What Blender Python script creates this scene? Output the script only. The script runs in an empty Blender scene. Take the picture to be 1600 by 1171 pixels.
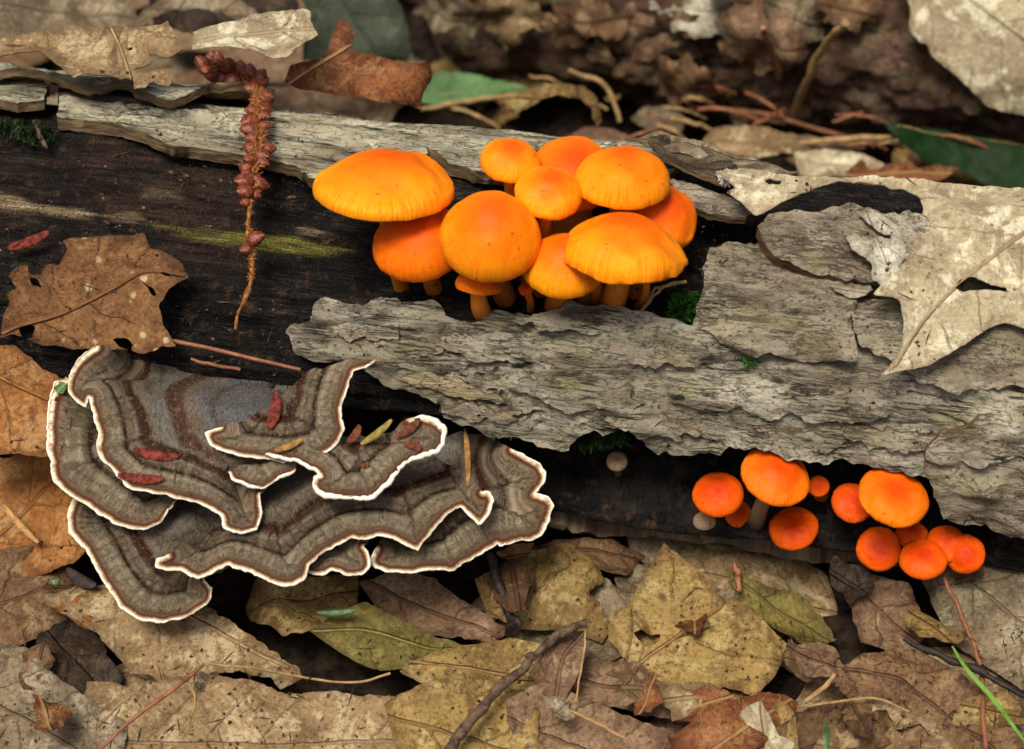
import bpy, math, random
import numpy as np
from mathutils import Vector, Matrix
from mathutils.geometry import delaunay_2d_cdt
rng = random.Random(7)
R_ = math.radians
scene = bpy.context.scene
col = scene.collection
# ---------------------------------------------------------------- camera, sky, sun, exposure (1 unit = 1 cm)
scene.unit_settings.system = 'METRIC'
scene.unit_settings.scale_length = 0.01
W, H = 1600.0, 1171.0
PITCH, DIST, HALF = R_(42), 30.0, 8.0
AX0 = np.array([0.0, 0.0, 2.2])                      # log axis point
UP = np.array([0, math.sin(PITCH), math.cos(PITCH)])
FW = np.array([0, math.cos(PITCH), -math.sin(PITCH)])
RT = np.array([1.0, 0, 0])
TGT = AX0 - 0.70 * UP
CAM = TGT - DIST * FW
cd = bpy.data.cameras.new('camera')
cam = bpy.data.objects.new('camera', cd)
col.objects.link(cam)
cam.location = CAM
cam.rotation_euler = (math.pi / 2 - PITCH, 0, 0)
cd.sensor_width = 36
cd.lens = 18.0 * DIST / HALF
cd.clip_start, cd.clip_end = 0.5, 500
cd.dof.use_dof = True
cd.dof.focus_distance = 27.6
cd.dof.aperture_fstop = cd.lens / 1000 / 0.30
scene.camera = cam
world = bpy.data.worlds.new('World')
scene.world = world
world.use_nodes = True
wn = world.node_tree
SUN_EL, SUN_AZ = R_(66), R_(-150)                     # azimuth from +Y towards +X
sky = wn.nodes.new('ShaderNodeTexSky')
sky.sky_type = 'NISHITA'
sky.sun_disc = False
sky.sun_elevation, sky.sun_rotation = SUN_EL, SUN_AZ
sky.air_density, sky.dust_density, sky.ozone_density = 1.0, 8.0, 0.0
wn.links.new(sky.outputs[0], wn.nodes['Background'].inputs[0])
wn.nodes['Background'].inputs[1].default_value = 0.07
sd = bpy.data.lights.new('sun', 'SUN')
sd.energy, sd.angle, sd.color = 2.6, R_(20), (1.0, 0.93, 0.80)
sun = bpy.data.objects.new('sun', sd)
col.objects.link(sun)
sv = Vector((math.sin(SUN_AZ) * math.cos(SUN_EL), math.cos(SUN_AZ) * math.cos(SUN_EL), math.sin(SUN_EL)))
sun.rotation_euler = sv.to_track_quat('Z', 'Y').to_euler()
scene.view_settings.view_transform = 'Standard'
scene.view_settings.look = 'None'
scene.view_settings.gamma = 1
scene.view_settings.use_curve_mapping = False
scene.view_settings.exposure = 0.38
scene.render.engine = 'CYCLES'
scene.cycles.max_bounces = 6
scene.cycles.use_denoising = True

# ---------------------------------------------------------------- numbers
def ray(px, py):
    X = (np.asarray(px, float) - W / 2) / (W / 2) * HALF / DIST
    Y = -(np.asarray(py, float) - H / 2) / (W / 2) * HALF / DIST
    return FW + X[..., None] * RT + Y[..., None] * UP           # depth along FW is 1

def project(p):
    d = np.asarray(p) - CAM
    z = d @ FW
    return np.stack([W / 2 + (d @ RT) / z * DIST / HALF * W / 2, H / 2 - (d @ UP) / z * DIST / HALF * W / 2], -1)

def _hash(i, seed):
    n = (i[..., 0] * 374761393 + i[..., 1] * 668265263 + i[..., 2] * 1440662683 + seed * 974634777) & 0xffffffff
    n = ((n ^ (n >> 13)) * 1274126177) & 0xffffffff
    n = ((n ^ (n >> 16)) * 2246822519) & 0xffffffff
    return ((n ^ (n >> 15)) & 0xffffff) / float(0xffffff)

def vnoise(p, seed=0):
    p = np.asarray(p, float)
    i = np.floor(p).astype(np.int64)
    f = p - i
    f = f * f * f * (f * (f * 6 - 15) + 10)
    out = 0
    for dx in (0, 1):
        for dy in (0, 1):
            for dz in (0, 1):
                w = (f[..., 0] if dx else 1 - f[..., 0]) * (f[..., 1] if dy else 1 - f[..., 1]) * (f[..., 2] if dz else 1 - f[..., 2])
                out = out + w * _hash(i + np.array([dx, dy, dz]), seed)
    return out * 2 - 1

def fbm(p, octv=4, seed=0, gain=0.5, lac=2.03):
    p = np.asarray(p, float)
    a, s = 1.0, 0.0
    for k in range(octv):
        s = s + a * vnoise(p, seed + k * 17)
        p = p * lac + 3.7
        a *= gain
    return s

def n2(st, sx, sy, octv=4, seed=0, gain=0.5):
    st = np.asarray(st)
    return fbm(np.stack([st[..., 0] * sx, st[..., 1] * sy, np.full(st.shape[:-1], seed * 1.37)], -1), octv, seed, gain)

def sstep(a, b, x):
    t = np.clip((x - a) / (b - a), 0, 1)
    return t * t * (3 - 2 * t)

def inside(pts, poly):
    x, y = pts[:, 0][:, None], pts[:, 1][:, None]
    x0, y0 = poly[:, 0][None], poly[:, 1][None]
    q = np.roll(poly, -1, 0)
    x1, y1 = q[:, 0][None], q[:, 1][None]
    c = ((y0 > y) != (y1 > y)) & (x < (x1 - x0) * (y - y0) / np.where(y1 == y0, 1e-12, y1 - y0) + x0)
    return c.sum(1) % 2 == 1

def seg_dist(pts, line):
    """distance to a polyline, arc length of the nearest point, signed side"""
    a, b = line[:-1], line[1:]
    ab = b - a
    L = np.linalg.norm(ab, axis=1)
    cum = np.concatenate([[0], np.cumsum(L)])[:-1]
    ap = pts[:, None] - a[None]
    t = np.clip((ap * ab[None]).sum(2) / np.maximum(L ** 2, 1e-12)[None], 0, 1)
    dv = ap - t[..., None] * ab[None]
    d = np.sqrt((dv ** 2).sum(2))
    k = d.argmin(1)
    r = np.arange(len(pts))
    sgn = np.sign(ab[k, 0] * ap[r, k, 1] - ab[k, 1] * ap[r, k, 0])
    return d[r, k], cum[k] + t[r, k] * L[k], sgn

def rough(line, amp, seg, closed=True, seed=0):
    """resample and jitter a traced line (amp, seg in its own units)"""
    P = np.asarray(line, float)
    if closed:
        P = np.vstack([P, P[:1]])
    d = np.linalg.norm(np.diff(P, axis=0), axis=1)
    c = np.concatenate([[0], np.cumsum(d)])
    n = max(3, int(c[-1] / seg))
    t = np.linspace(0, c[-1], n + 1)
    Q = np.stack([np.interp(t, c, P[:, k]) for k in range(P.shape[1])], -1)
    T = np.gradient(Q[:, :2], axis=0)
    N = np.stack([-T[:, 1], T[:, 0]], -1)
    N /= np.maximum(np.linalg.norm(N, axis=1), 1e-9)[:, None]
    j = fbm(np.stack([t / (seg * 4), t * 0 + seed * 3.1, t * 0], -1), 4, seed, 0.65)
    w = np.sin(np.pi * np.clip(t / c[-1], 0, 1)) ** 0.2
    Q[:, :2] += N * (j * w)[:, None] * amp
    return Q[:-1] if closed else Q

def spline(P, n=8):
    P = np.asarray(P, float)
    Q = np.vstack([2 * P[0] - P[1], P, 2 * P[-1] - P[-2]])
    out = []
    for i in range(1, len(Q) - 2):
        a, b, c, d = Q[i - 1], Q[i], Q[i + 1], Q[i + 2]
        for k in range(n):
            t = k / n
            out.append(0.5 * (2 * b + (c - a) * t + (2 * a - 5 * b + 4 * c - d) * t * t + (3 * b - a - 3 * c + d) * t ** 3))
    out.append(P[-1])
    return np.array(out)

# ---------------------------------------------------------------- carriers: surfaces that traced outlines lie on
class Plane:
    def __init__(s, origin, normal):
        s.o = np.asarray(origin, float)
        n = np.asarray(normal, float)
        s.n = n / np.linalg.norm(n)
        e = np.array([1.0, 0, 0])
        e = e - s.n * (e @ s.n)
        s.e1 = e / np.linalg.norm(e)
        s.e2 = np.cross(s.n, s.e1)
    def st(s, px, h=0):
        px = np.asarray(px, float)
        r = ray(px[..., 0], px[..., 1])
        t = ((s.o - CAM) @ s.n + h) / (r @ s.n)
        p = CAM + t[..., None] * r - s.o
        return np.stack([p @ s.e1, p @ s.e2], -1)
    def xyz(s, st, h=0):
        st = np.asarray(st)
        h = np.broadcast_to(np.asarray(h, float), st.shape[:-1])
        return s.o + st[..., :1] * s.e1 + st[..., 1:2] * s.e2 + h[..., None] * s.n

class Log:
    def __init__(s, o, a, radius):
        s.o = np.asarray(o, float)
        a = np.asarray(a, float)
        s.a = a / np.linalg.norm(a)
        e = np.cross(s.a, [0, 0, 1.0])               # towards -y
        s.e1 = e / np.linalg.norm(e)
        s.e2 = np.cross(s.e1, s.a)
        if s.e2[2] < 0:
            s.e2 = -s.e2
        s.r = radius
    def st(s, px, h=0):
        px = np.asarray(px, float)
        r = ray(px[..., 0], px[..., 1])
        oc = CAM - s.o
        rp = np.stack([r @ s.e1, r @ s.e2], -1)
        op = np.array([oc @ s.e1, oc @ s.e2])
        A = (rp ** 2).sum(-1)
        B = (rp * op).sum(-1)
        C = (op ** 2).sum() - (s.r + np.asarray(h)) ** 2
        D = np.maximum(B * B - A * C, 0)
        t = (-B - np.sqrt(D)) / A
        p = oc + t[..., None] * r
        return np.stack([p @ s.a, np.arctan2(p @ s.e2, p @ s.e1) * s.r], -1)
    def xyz(s, st, h=0):
        st = np.asarray(st)
        th = st[..., 1] / s.r
        rr = (s.r + np.asarray(h))
        return s.o + st[..., :1] * s.a + (rr * np.cos(th))[..., None] * s.e1 + (rr * np.sin(th))[..., None] * s.e2

AXIS = (1, -0.13, -0.03)
LOG = Log(AX0, AXIS, 3.0)
def log_hit(px, py, r=3.0):
    L = Log(AX0, AXIS, r)
    return L.xyz(L.st(np.array([[px, py]], float)))[0]
def at_depth(px, py, depth):
    return CAM + ray(np.array(px, float), np.array(py, float)) * depth
def depth_of(p):
    return float((np.asarray(p) - CAM) @ FW)

# ---------------------------------------------------------------- scene graph helpers
def tag(o, label=None, cat=None, group=None, kind=None):
    if label: o['label'] = label
    if cat: o['category'] = cat
    if group: o['group'] = group
    if kind: o['kind'] = kind
    return o
def empty(name, loc, label, cat, group=None):
    o = bpy.data.objects.new(name, None)
    o.empty_display_size = 0.3
    o.location = loc
    col.objects.link(o)
    return tag(o, label, cat, group)
def mesh_obj(name, V, F, mats, parent=None, fmat=None, sharp=50, attrs=None, uv=None, origin=None):
    """V in world space; the object's origin goes to its parent's, or to the given point"""
    V = np.asarray(V, float)
    org = np.array(parent.location) if parent else (np.asarray(origin) if origin is not None else V.mean(0))
    if parent and parent.parent:
        org = np.array(parent.parent.location) + org
    me = bpy.data.meshes.new(name)
    me.from_pydata((V - org).tolist(), [], F if isinstance(F, list) else F.tolist())
    for m in (mats if isinstance(mats, (list, tuple)) else [mats]):
        me.materials.append(m)
    if fmat is not None:
        me.polygons.foreach_set('material_index', np.asarray(fmat, np.int32))
    me.polygons.foreach_set('use_smooth', np.ones(len(me.polygons), bool))
    if sharp:
        me.set_sharp_from_angle(angle=R_(sharp))
    for k, v in (attrs or {}).items():
        at = me.attributes.new(k, 'FLOAT', 'POINT')
        at.data.foreach_set('value', np.asarray(v, np.float32))
    if uv is not None:
        at = me.attributes.new('st', 'FLOAT_VECTOR', 'POINT')
        u3 = np.zeros((len(V), 3), np.float32)
        u3[:, :2] = uv
        at.data.foreach_set('vector', u3.ravel())
    me.update()
    o = bpy.data.objects.new(name, me)
    col.objects.link(o)
    if parent:
        o.parent = parent
    else:
        o.location = org
    return o

def triangulate(outline, holes, spacing, seed=0):
    lo, hi = outline.min(0), outline.max(0)
    r = np.random.RandomState(seed)
    nx, ny = int((hi[0] - lo[0]) / spacing) + 2, int((hi[1] - lo[1]) / (spacing * 0.87)) + 2
    gx, gy = np.meshgrid(np.arange(nx), np.arange(ny))
    g = np.stack([lo[0] + (gx + 0.5 * (gy % 2)) * spacing, lo[1] + gy * spacing * 0.87], -1).reshape(-1, 2)
    g += r.uniform(-0.18, 0.18, g.shape) * spacing
    keep = inside(g, outline)
    for hpoly in holes:
        keep &= ~inside(g, hpoly)
    g = g[keep]
    for loop in [outline] + holes:
        if len(g):
            d = seg_dist(g, np.vstack([loop, loop[:1]]))[0]
            g = g[d > spacing * 0.45]
    verts, edges = [], []
    for loop in [outline] + holes:
        k = len(verts)
        verts += loop.tolist()
        edges += [(k + i, k + (i + 1) % len(loop)) for i in range(len(loop))]
    verts += g.tolist()
    res = delaunay_2d_cdt([Vector(v) for v in verts], edges, [], 0, 1e-5)
    P = np.array([tuple(v) for v in res[0]])
    T = np.array(res[2])
    c = P[T].mean(1)
    keep = inside(c, outline)
    for hpoly in holes:
        keep &= ~inside(c, hpoly)
    T = T[keep]
    a = P[T]
    area = (a[:, 1, 0] - a[:, 0, 0]) * (a[:, 2, 1] - a[:, 0, 1]) - (a[:, 1, 1] - a[:, 0, 1]) * (a[:, 2, 0] - a[:, 0, 0])
    T[area < 0] = T[area < 0][:, ::-1]
    used = np.unique(T)
    m = -np.ones(len(P), int)
    m[used] = np.arange(len(used))
    return P[used], m[T]

def sheet(name, carrier, outline, hfun, thick, mats, parent=None, holes=(), spacing=0.1, attr_fun=None, uv_fun=None, sharp=50, origin=None, flip=False, in_px=True, taper=None, seed=0):
    """a solid sheet cut to a traced outline, lying on a carrier, with relief and thickness"""
    def conv(P):
        P = np.asarray(P, float)
        if not in_px:
            return P
        s0 = carrier.st(P)
        for _ in range(2):
            s0 = carrier.st(P, hfun(s0))
        return s0
    o2 = conv(outline)
    h2 = [conv(h) for h in holes]
    P, T = triangulate(o2, h2, spacing, seed)
    h = hfun(P)
    th = np.full(len(P), thick) if np.isscalar(thick) else thick(P)
    if taper:
        d = seg_dist(P, np.vstack([o2, o2[:1]]))[0]
        th = th * (0.25 + 0.75 * sstep(0, taper, d))
    top, bot = carrier.xyz(P, h), carrier.xyz(P, h - th)
    n = len(P)
    E = {}
    for t in T.tolist():
        for i in range(3):
            E[(t[i], t[(i + 1) % 3])] = 1
    rim = [(a, b) for (a, b) in E if (b, a) not in E]
    F = T.tolist() + (T[:, ::-1] + n).tolist() + [[b, a, a + n, b + n] for a, b in rim]
    fm = [0] * len(T) + [1 if len(mats) > 1 else 0] * len(T) + [len(mats) - 1] * len(rim)
    V = np.vstack([top, bot])
    e = carrier.xyz(P[:1], 0)  # orientation check
    attrs = {k: np.concatenate([v, v]) for k, v in (attr_fun(P).items() if attr_fun else ())}
    uv = uv_fun(P) if uv_fun else P
    # make sure the top faces outward
    a, b, c = top[T[0][0]], top[T[0][1]], top[T[0][2]]
    nrm = np.cross(b - a, c - a)
    if nrm @ (top[T[0][0]] - bot[T[0][0]]) < 0:
        F = [f[::-1] for f in F]
    return mesh_obj(name, V, F, mats, parent, fm, sharp, attrs, np.vstack([uv, uv]), origin)

def tube_data(P, rad, nseg=8, cap=True):
    P = np.asarray(P, float)
    rad = np.broadcast_to(np.asarray(rad, float), (len(P),))
    T = np.gradient(P, axis=0)
    T /= np.maximum(np.linalg.norm(T, axis=1), 1e-9)[:, None]
    ref = np.array([0, 0, 1.0]) if abs(T[0, 2]) < 0.9 else np.array([1.0, 0, 0])
    N = np.cross(T[0], ref)
    N /= np.linalg.norm(N)
    V = []
    ang = np.arange(nseg) * 2 * math.pi / nseg
    for i in range(len(P)):
        N = N - T[i] * (N @ T[i])
        N /= np.linalg.norm(N)
        B = np.cross(T[i], N)
        V.append(P[i] + rad[i] * (np.cos(ang)[:, None] * N + np.sin(ang)[:, None] * B))
    V = np.vstack(V)
    F = []
    for i in range(len(P) - 1):
        for k in range(nseg):
            a, b = i * nseg + k, i * nseg + (k + 1) % nseg
            F.append([a, b, b + nseg, a + nseg])
    if cap:
        F.append(list(range(nseg))[::-1])
        F.append([(len(P) - 1) * nseg + k for k in range(nseg)])
    return V, F
def tube(name, P, rad, mat, parent=None, nseg=8, label=None, cat=None, group=None, attrs=None):
    V, F = tube_data(P, rad, nseg)
    t = np.repeat(np.linspace(0, 1, len(P)), nseg)
    o = mesh_obj(name, V, F, mat, parent, None, 60, {'t': t})
    return tag(o, label, cat, group)

# ---------------------------------------------------------------- materials
class NT:
    def __init__(s, name, rough=0.7, spec=0.3):
        s.m = bpy.data.materials.new(name)
        s.m.use_nodes = True
        s.t = s.m.node_tree
        s.b = s.t.nodes['Principled BSDF']
        s.b.inputs['Roughness'].default_value = rough
        s.b.inputs['Specular IOR Level'].default_value = spec
    def n(s, typ, **kw):
        nd = s.t.nodes.new(typ)
        for k, v in kw.items():
            setattr(nd, k, v)
        return nd
    def put(s, sock, v):
        if isinstance(v, bpy.types.NodeSocket):
            s.t.links.new(v, sock)
        elif isinstance(v, (tuple, list)) and len(v) == 3 and sock.type == 'RGBA':
            sock.default_value = (*v, 1)
        else:
            sock.default_value = v
    def attr(s, name, vec=False):
        a = s.n('ShaderNodeAttribute', attribute_name=name)
        return a.outputs['Vector' if vec else 'Fac']
    def obj(s):
        """object coordinates moved by a random amount per object"""
        tc, oi = s.n('ShaderNodeTexCoord'), s.n('ShaderNodeObjectInfo')
        ml = s.math('MULTIPLY', oi.outputs['Random'], 37.0)
        v = s.n('ShaderNodeVectorMath', operation='ADD')
        s.put(v.inputs[0], tc.outputs['Object'])
        s.put(v.inputs[1], ml)
        return v.outputs[0]
    def geo(s):
        return s.n('ShaderNodeNewGeometry').outputs['Position']
    def map(s, v, sc):
        x = s.n('ShaderNodeVectorMath', operation='MULTIPLY')
        s.put(x.inputs[0], v)
        x.inputs[1].default_value = sc if isinstance(sc, (tuple, list)) else (sc,) * 3
        return x.outputs[0]
    def noise(s, v, scale=1, detail=4, rough=0.55, dist=0, col=False):
        x = s.n('ShaderNodeTexNoise')
        s.put(x.inputs['Vector'], v)
        x.inputs['Scale'].default_value = scale
        x.inputs['Detail'].default_value = detail
        x.inputs['Roughness'].default_value = rough
        x.inputs['Distortion'].default_value = dist
        return x.outputs['Color' if col else 'Fac']
    def voro(s, v, scale=1, feature='F1', out='Distance'):
        x = s.n('ShaderNodeTexVoronoi', feature=feature)
        s.put(x.inputs['Vector'], v)
        x.inputs['Scale'].default_value = scale
        return x.outputs[out]
    def math(s, op, a, b=0.0, c=0.0, clamp=False):
        x = s.n('ShaderNodeMath', operation=op, use_clamp=clamp)
        s.put(x.inputs[0], a); s.put(x.inputs[1], b); s.put(x.inputs[2], c)
        return x.outputs[0]
    def ramp(s, f, stops, interp='LINEAR'):
        x = s.n('ShaderNodeValToRGB')
        x.color_ramp.interpolation = interp
        el = x.color_ramp.elements
        while len(el) < len(stops):
            el.new(0.5)
        for e, (p, c) in zip(el, stops):
            e.position = p
            e.color = (*c, 1) if isinstance(c, (tuple, list)) else (c, c, c, 1)
        s.put(x.inputs[0], f)
        return x.outputs[0]
    def step(s, f, a, b):
        x = s.n('ShaderNodeMapRange', interpolation_type='SMOOTHSTEP')
        s.put(x.inputs[0], f)
        x.inputs[1].default_value, x.inputs[2].default_value = a, b
        return x.outputs[0]
    def mix(s, f, a, b, blend='MIX'):
        x = s.n('ShaderNodeMix', data_type='RGBA', blend_type=blend)
        s.put(x.inputs[0], f); s.put(x.inputs[6], a); s.put(x.inputs[7], b)
        return x.outputs[2]
    def sep(s, v):
        x = s.n('ShaderNodeSeparateXYZ')
        s.put(x.inputs[0], v)
        return x.outputs
    def comb(s, a, b, c=0.0):
        x = s.n('ShaderNodeCombineXYZ')
        s.put(x.inputs[0], a); s.put(x.inputs[1], b); s.put(x.inputs[2], c)
        return x.outputs[0]
    def bump(s, h, strength=0.5, dist=0.05, prev=None):
        x = s.n('ShaderNodeBump')
        s.put(x.inputs['Height'], h)
        x.inputs['Strength'].default_value = strength
        x.inputs['Distance'].default_value = dist
        if prev is not None:
            s.put(x.inputs['Normal'], prev)
        return x.outputs[0]
    def done(s, color, normal=None, rough=None):
        s.put(s.b.inputs['Base Color'], color)
        if normal is not None: s.put(s.b.inputs['Normal'], normal)
        if rough is not None: s.put(s.b.inputs['Roughness'], rough)
        return s.m

def bark_mat(name, base, pale, brown, stretch=1.0, crack=0.5):
    n = NT(name, 0.85, 0.2)
    st = n.attr('st', True)
    lo = n.noise(n.map(st, (0.6, 1.0, 1)), 1.0, 3, 0.55)
    md = n.noise(n.map(st, (2.2 / stretch, 4.0, 1)), 1.0, 6, 0.65, 0.4)
    fi = n.noise(n.map(st, (14, 22, 1)), 1.0, 5, 0.7)
    sp = n.noise(n.map(st, (38, 46, 1)), 1.0, 2, 0.6)
    c = n.mix(n.step(md, 0.36, 0.66), brown, base)
    c = n.mix(n.math('MULTIPLY', n.step(lo, 0.45, 0.60), n.step(fi, 0.36, 0.60)), c, pale)
    big = n.noise(n.map(st, (0.45, 0.8, 1)), 1.0, 5, 0.65, 0.5)
    c = n.mix(n.math('MULTIPLY', n.step(big, 0.50, 0.62), 0.62), c, tuple(v * 0.62 for v in brown))
    hue_ = n.noise(n.map(st, (0.7, 1.1, 1)), 1.0, 4, 0.6, 0.6)
    c = n.mix(n.math('MULTIPLY', n.step(hue_, 0.52, 0.66), 0.5), c, (0.27, 0.20, 0.165))
    fl = n.voro(n.map(st, (1.1 / stretch, 2.0, 1)), 1.4, 'F1', 'Color')
    c = n.mix(0.34, c, n.mix(n.sep(fl)[0], tuple(v * 0.5 for v in base), pale))
    gr = n.noise(n.map(st, (1.3, 2.1, 1)), 1.0, 5, 0.6)
    c = n.mix(n.math('MULTIPLY', n.step(gr, 0.50, 0.68), 0.55), c, (0.20, 0.195, 0.085))
    c = n.mix(n.step(fi, 0.46, 0.30), c, tuple(v * 0.45 for v in brown))
    # long cracks
    cv = n.noise(n.map(st, (1.0 / stretch, 6.0, 1)), 1.0, 5, 0.62, 0.7)
    ln = n.math('ABSOLUTE', n.math('SUBTRACT', cv, 0.5))
    gate = n.step(n.noise(n.map(st, (1.1, 1.6, 1)), 1.0, 3), 0.42, 0.58)
    ck = n.math('MULTIPLY', n.step(ln, 0.034, 0.004), gate)
    c = n.mix(n.math('MULTIPLY', ck, crack), c, (0.02, 0.015, 0.011))
    cv2 = n.noise(n.map(st, (3.2 / stretch, 12.0, 1)), 1.0, 4, 0.6, 1.0)
    ck2 = n.math('MULTIPLY', n.step(n.math('ABSOLUTE', n.math('SUBTRACT', cv2, 0.5)), 0.030, 0.004), n.step(n.noise(n.map(st, (1.7, 2.6, 1)), 1.0, 3), 0.40, 0.54))
    c = n.mix(n.math('MULTIPLY', ck2, 0.6), c, (0.045, 0.034, 0.024))
    pit = n.voro(n.map(st, (1.0, 1.5, 1)), 9.0)
    pk = n.math('MULTIPLY', n.step(pit, 0.26, 0.12), n.step(n.noise(n.map(st, (2, 2, 1)), 1.0, 3), 0.44, 0.58))
    c = n.mix(n.math('MULTIPLY', pk, 0.7), c, (0.04, 0.03, 0.02))
    c = n.mix(n.math('MULTIPLY', n.step(sp, 0.64, 0.74), 0.75), c, (0.03, 0.022, 0.016))
    c = n.mix(n.math('MULTIPLY', n.step(sp, 0.36, 0.27), 0.5), c, (0.56, 0.53, 0.43))
    hgt = n.math('ADD', n.math('MULTIPLY', md, 1.3), n.math('MULTIPLY', fi, 0.55))
    hgt = n.math('SUBTRACT', hgt, n.math('ADD', n.math('MULTIPLY', ck, 0.9), n.math('ADD', n.math('MULTIPLY', ck2, 0.5), n.math('MULTIPLY', pk, 0.5))))
    b = n.bump(hgt, 0.75, 0.065)
    b = n.bump(sp, 0.5, 0.012, b)
    return n.done(c, b)

M = {}
M['bark'] = bark_mat('grey_bark', (0.275, 0.25, 0.185), (0.43, 0.41, 0.325), (0.165, 0.135, 0.085), 1.5, 0.95)
M['bark_top'] = bark_mat('weathered_bark', (0.36, 0.335, 0.235), (0.58, 0.57, 0.42), (0.20, 0.155, 0.10), 2.2, 1.0)
M['bark_plate'] = bark_mat('flaky_bark', (0.285, 0.245, 0.178), (0.41, 0.375, 0.285), (0.165, 0.12, 0.078))
M['bark_dark'] = bark_mat('dark_bark', (0.06, 0.035, 0.022), (0.20, 0.16, 0.10), (0.03, 0.018, 0.012), 1.6)
M['bark_pale'] = bark_mat('pale_bark_flake', (0.36, 0.30, 0.18), (0.46, 0.40, 0.27), (0.24, 0.18, 0.10), 2.0)
def edge_mat():
    n = NT('broken_bark_edge', 0.9, 0.1)
    g = n.geo()
    f = n.noise(n.map(g, (3, 3, 14)), 1, 4, 0.6)
    c = n.ramp(f, [(0.3, (0.045, 0.028, 0.017)), (0.55, (0.15, 0.105, 0.058)), (0.75, (0.28, 0.22, 0.13))])
    return n.done(c, n.bump(f, 0.7, 0.05))
M['edge'] = edge_mat()

def wood_mat():
    n = NT('rotten_wood', 0.75, 0.12)
    st = n.attr('st', True)
    gr = n.noise(n.map(st, (1.0, 6.5, 1)), 1, 7, 0.7, 0.5)
    g2 = n.noise(n.map(st, (1.5, 30, 1)), 1, 4, 0.6)
    lo = n.noise(n.map(st, (0.35, 0.9, 1)), 1, 4, 0.6)
    fi = n.noise(n.map(st, (25, 25, 1)), 1, 3, 0.7)
    gran = n.voro(n.map(st, (1, 1, 1)), 26)
    red = n.attr('red')
    f = n.math('ADD', n.math('MULTIPLY', gr, 0.6), n.math('MULTIPLY', g2, 0.4))
    c = n.ramp(f, [(0.36, (0.003, 0.003, 0.003)), (0.5, (0.010, 0.0092, 0.009)), (0.62, (0.032, 0.026, 0.022)), (0.76, (0.12, 0.092, 0.066))])
    cr = n.ramp(f, [(0.35, (0.008, 0.005, 0.004)), (0.5, (0.045, 0.025, 0.019)), (0.62, (0.095, 0.05, 0.035)), (0.78, (0.19, 0.12, 0.08))])
    k = n.math('MULTIPLY', n.math('MULTIPLY', red, 0.6), n.step(lo, 0.42, 0.60))
    c = n.mix(k, c, cr)
    c = n.mix(n.math('MULTIPLY', n.step(fi, 0.66, 0.76), 0.4), c, (0.14, 0.11, 0.07))
    gm = n.noise(n.map(st, (1.2, 2.4, 1)), 1, 5, 0.6)
    c = n.mix(n.math('MULTIPLY', n.step(gm, 0.60, 0.72), 0.55), c, (0.020, 0.030, 0.008))
    al = n.ramp(n.math('ADD', n.math('MULTIPLY', g2, 0.7), n.math('MULTIPLY', fi, 0.3)), [(0.36, (0.02, 0.018, 0.008)), (0.5, (0.15, 0.14, 0.03)), (0.66, (0.36, 0.33, 0.11))])
    c = n.mix(n.attr('algae'), c, al)
    bl = n.ramp(n.math('ADD', n.math('MULTIPLY', g2, 0.7), n.math('MULTIPLY', fi, 0.3)), [(0.36, (0.06, 0.04, 0.024)), (0.5, (0.26, 0.19, 0.11)), (0.66, (0.50, 0.42, 0.27))])
    c = n.mix(n.attr('bleach'), c, bl)
    gp = n.noise(n.geo(), 5.0, 5, 0.7)
    c = n.mix(n.math('MULTIPLY', n.step(gp, 0.52, 0.68), 0.5), c, (0.11, 0.062, 0.038))
    gw = n.noise(n.map(st, (0.55, 1.5, 1)), 1, 5, 0.7, 0.6)
    c = n.mix(n.math('MULTIPLY', n.step(gw, 0.54, 0.66), n.math('MULTIPLY', n.step(g2, 0.45, 0.6), 0.55)), c, (0.085, 0.078, 0.066))
    b = n.bump(n.math('ADD', f, n.math('MULTIPLY', gp, 0.8)), 1.0, 0.13)
    b = n.bump(n.math('ADD', n.math('MULTIPLY', fi, 1.3), n.math('MULTIPLY', gran, 0.9)), 0.9, 0.05, b)
    c = n.mix(n.math('MULTIPLY', n.step(n.noise(n.map(st, (0.8, 1.3, 1)), 1, 5, 0.65), 0.54, 0.66), 0.5), c, (0.006, 0.006, 0.006))
    return n.done(c, b, n.math('ADD', n.math('MULTIPLY', lo, 0.5), 0.35))
M['wood'] = wood_mat()
def streak_mat(name, a, b_, c_):
    n = NT(name, 0.8, 0.2)
    st = n.attr('st', True)
    g = n.noise(n.map(st, (0.9, 16, 1)), 1, 6, 0.65, 0.2)
    f = n.noise(n.map(st, (6, 22, 1)), 1, 4, 0.7)
    k = n.math('ADD', n.math('MULTIPLY', g, 0.7), n.math('MULTIPLY', f, 0.3))
    c = n.ramp(k, [(0.36, a), (0.52, b_), (0.68, c_)])
    return n.done(c, n.bump(k, 0.9, 0.06))
M['algae'] = streak_mat('algae_streaked_wood', (0.018, 0.016, 0.008), (0.12, 0.115, 0.03), (0.30, 0.28, 0.10))
M['splinter'] = streak_mat('bleached_wood', (0.035, 0.024, 0.016), (0.17, 0.12, 0.07), (0.42, 0.35, 0.22))
M['lip'] = streak_mat('damp_brown_wood', (0.03, 0.021, 0.014), (0.15, 0.105, 0.062), (0.34, 0.26, 0.15))

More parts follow.
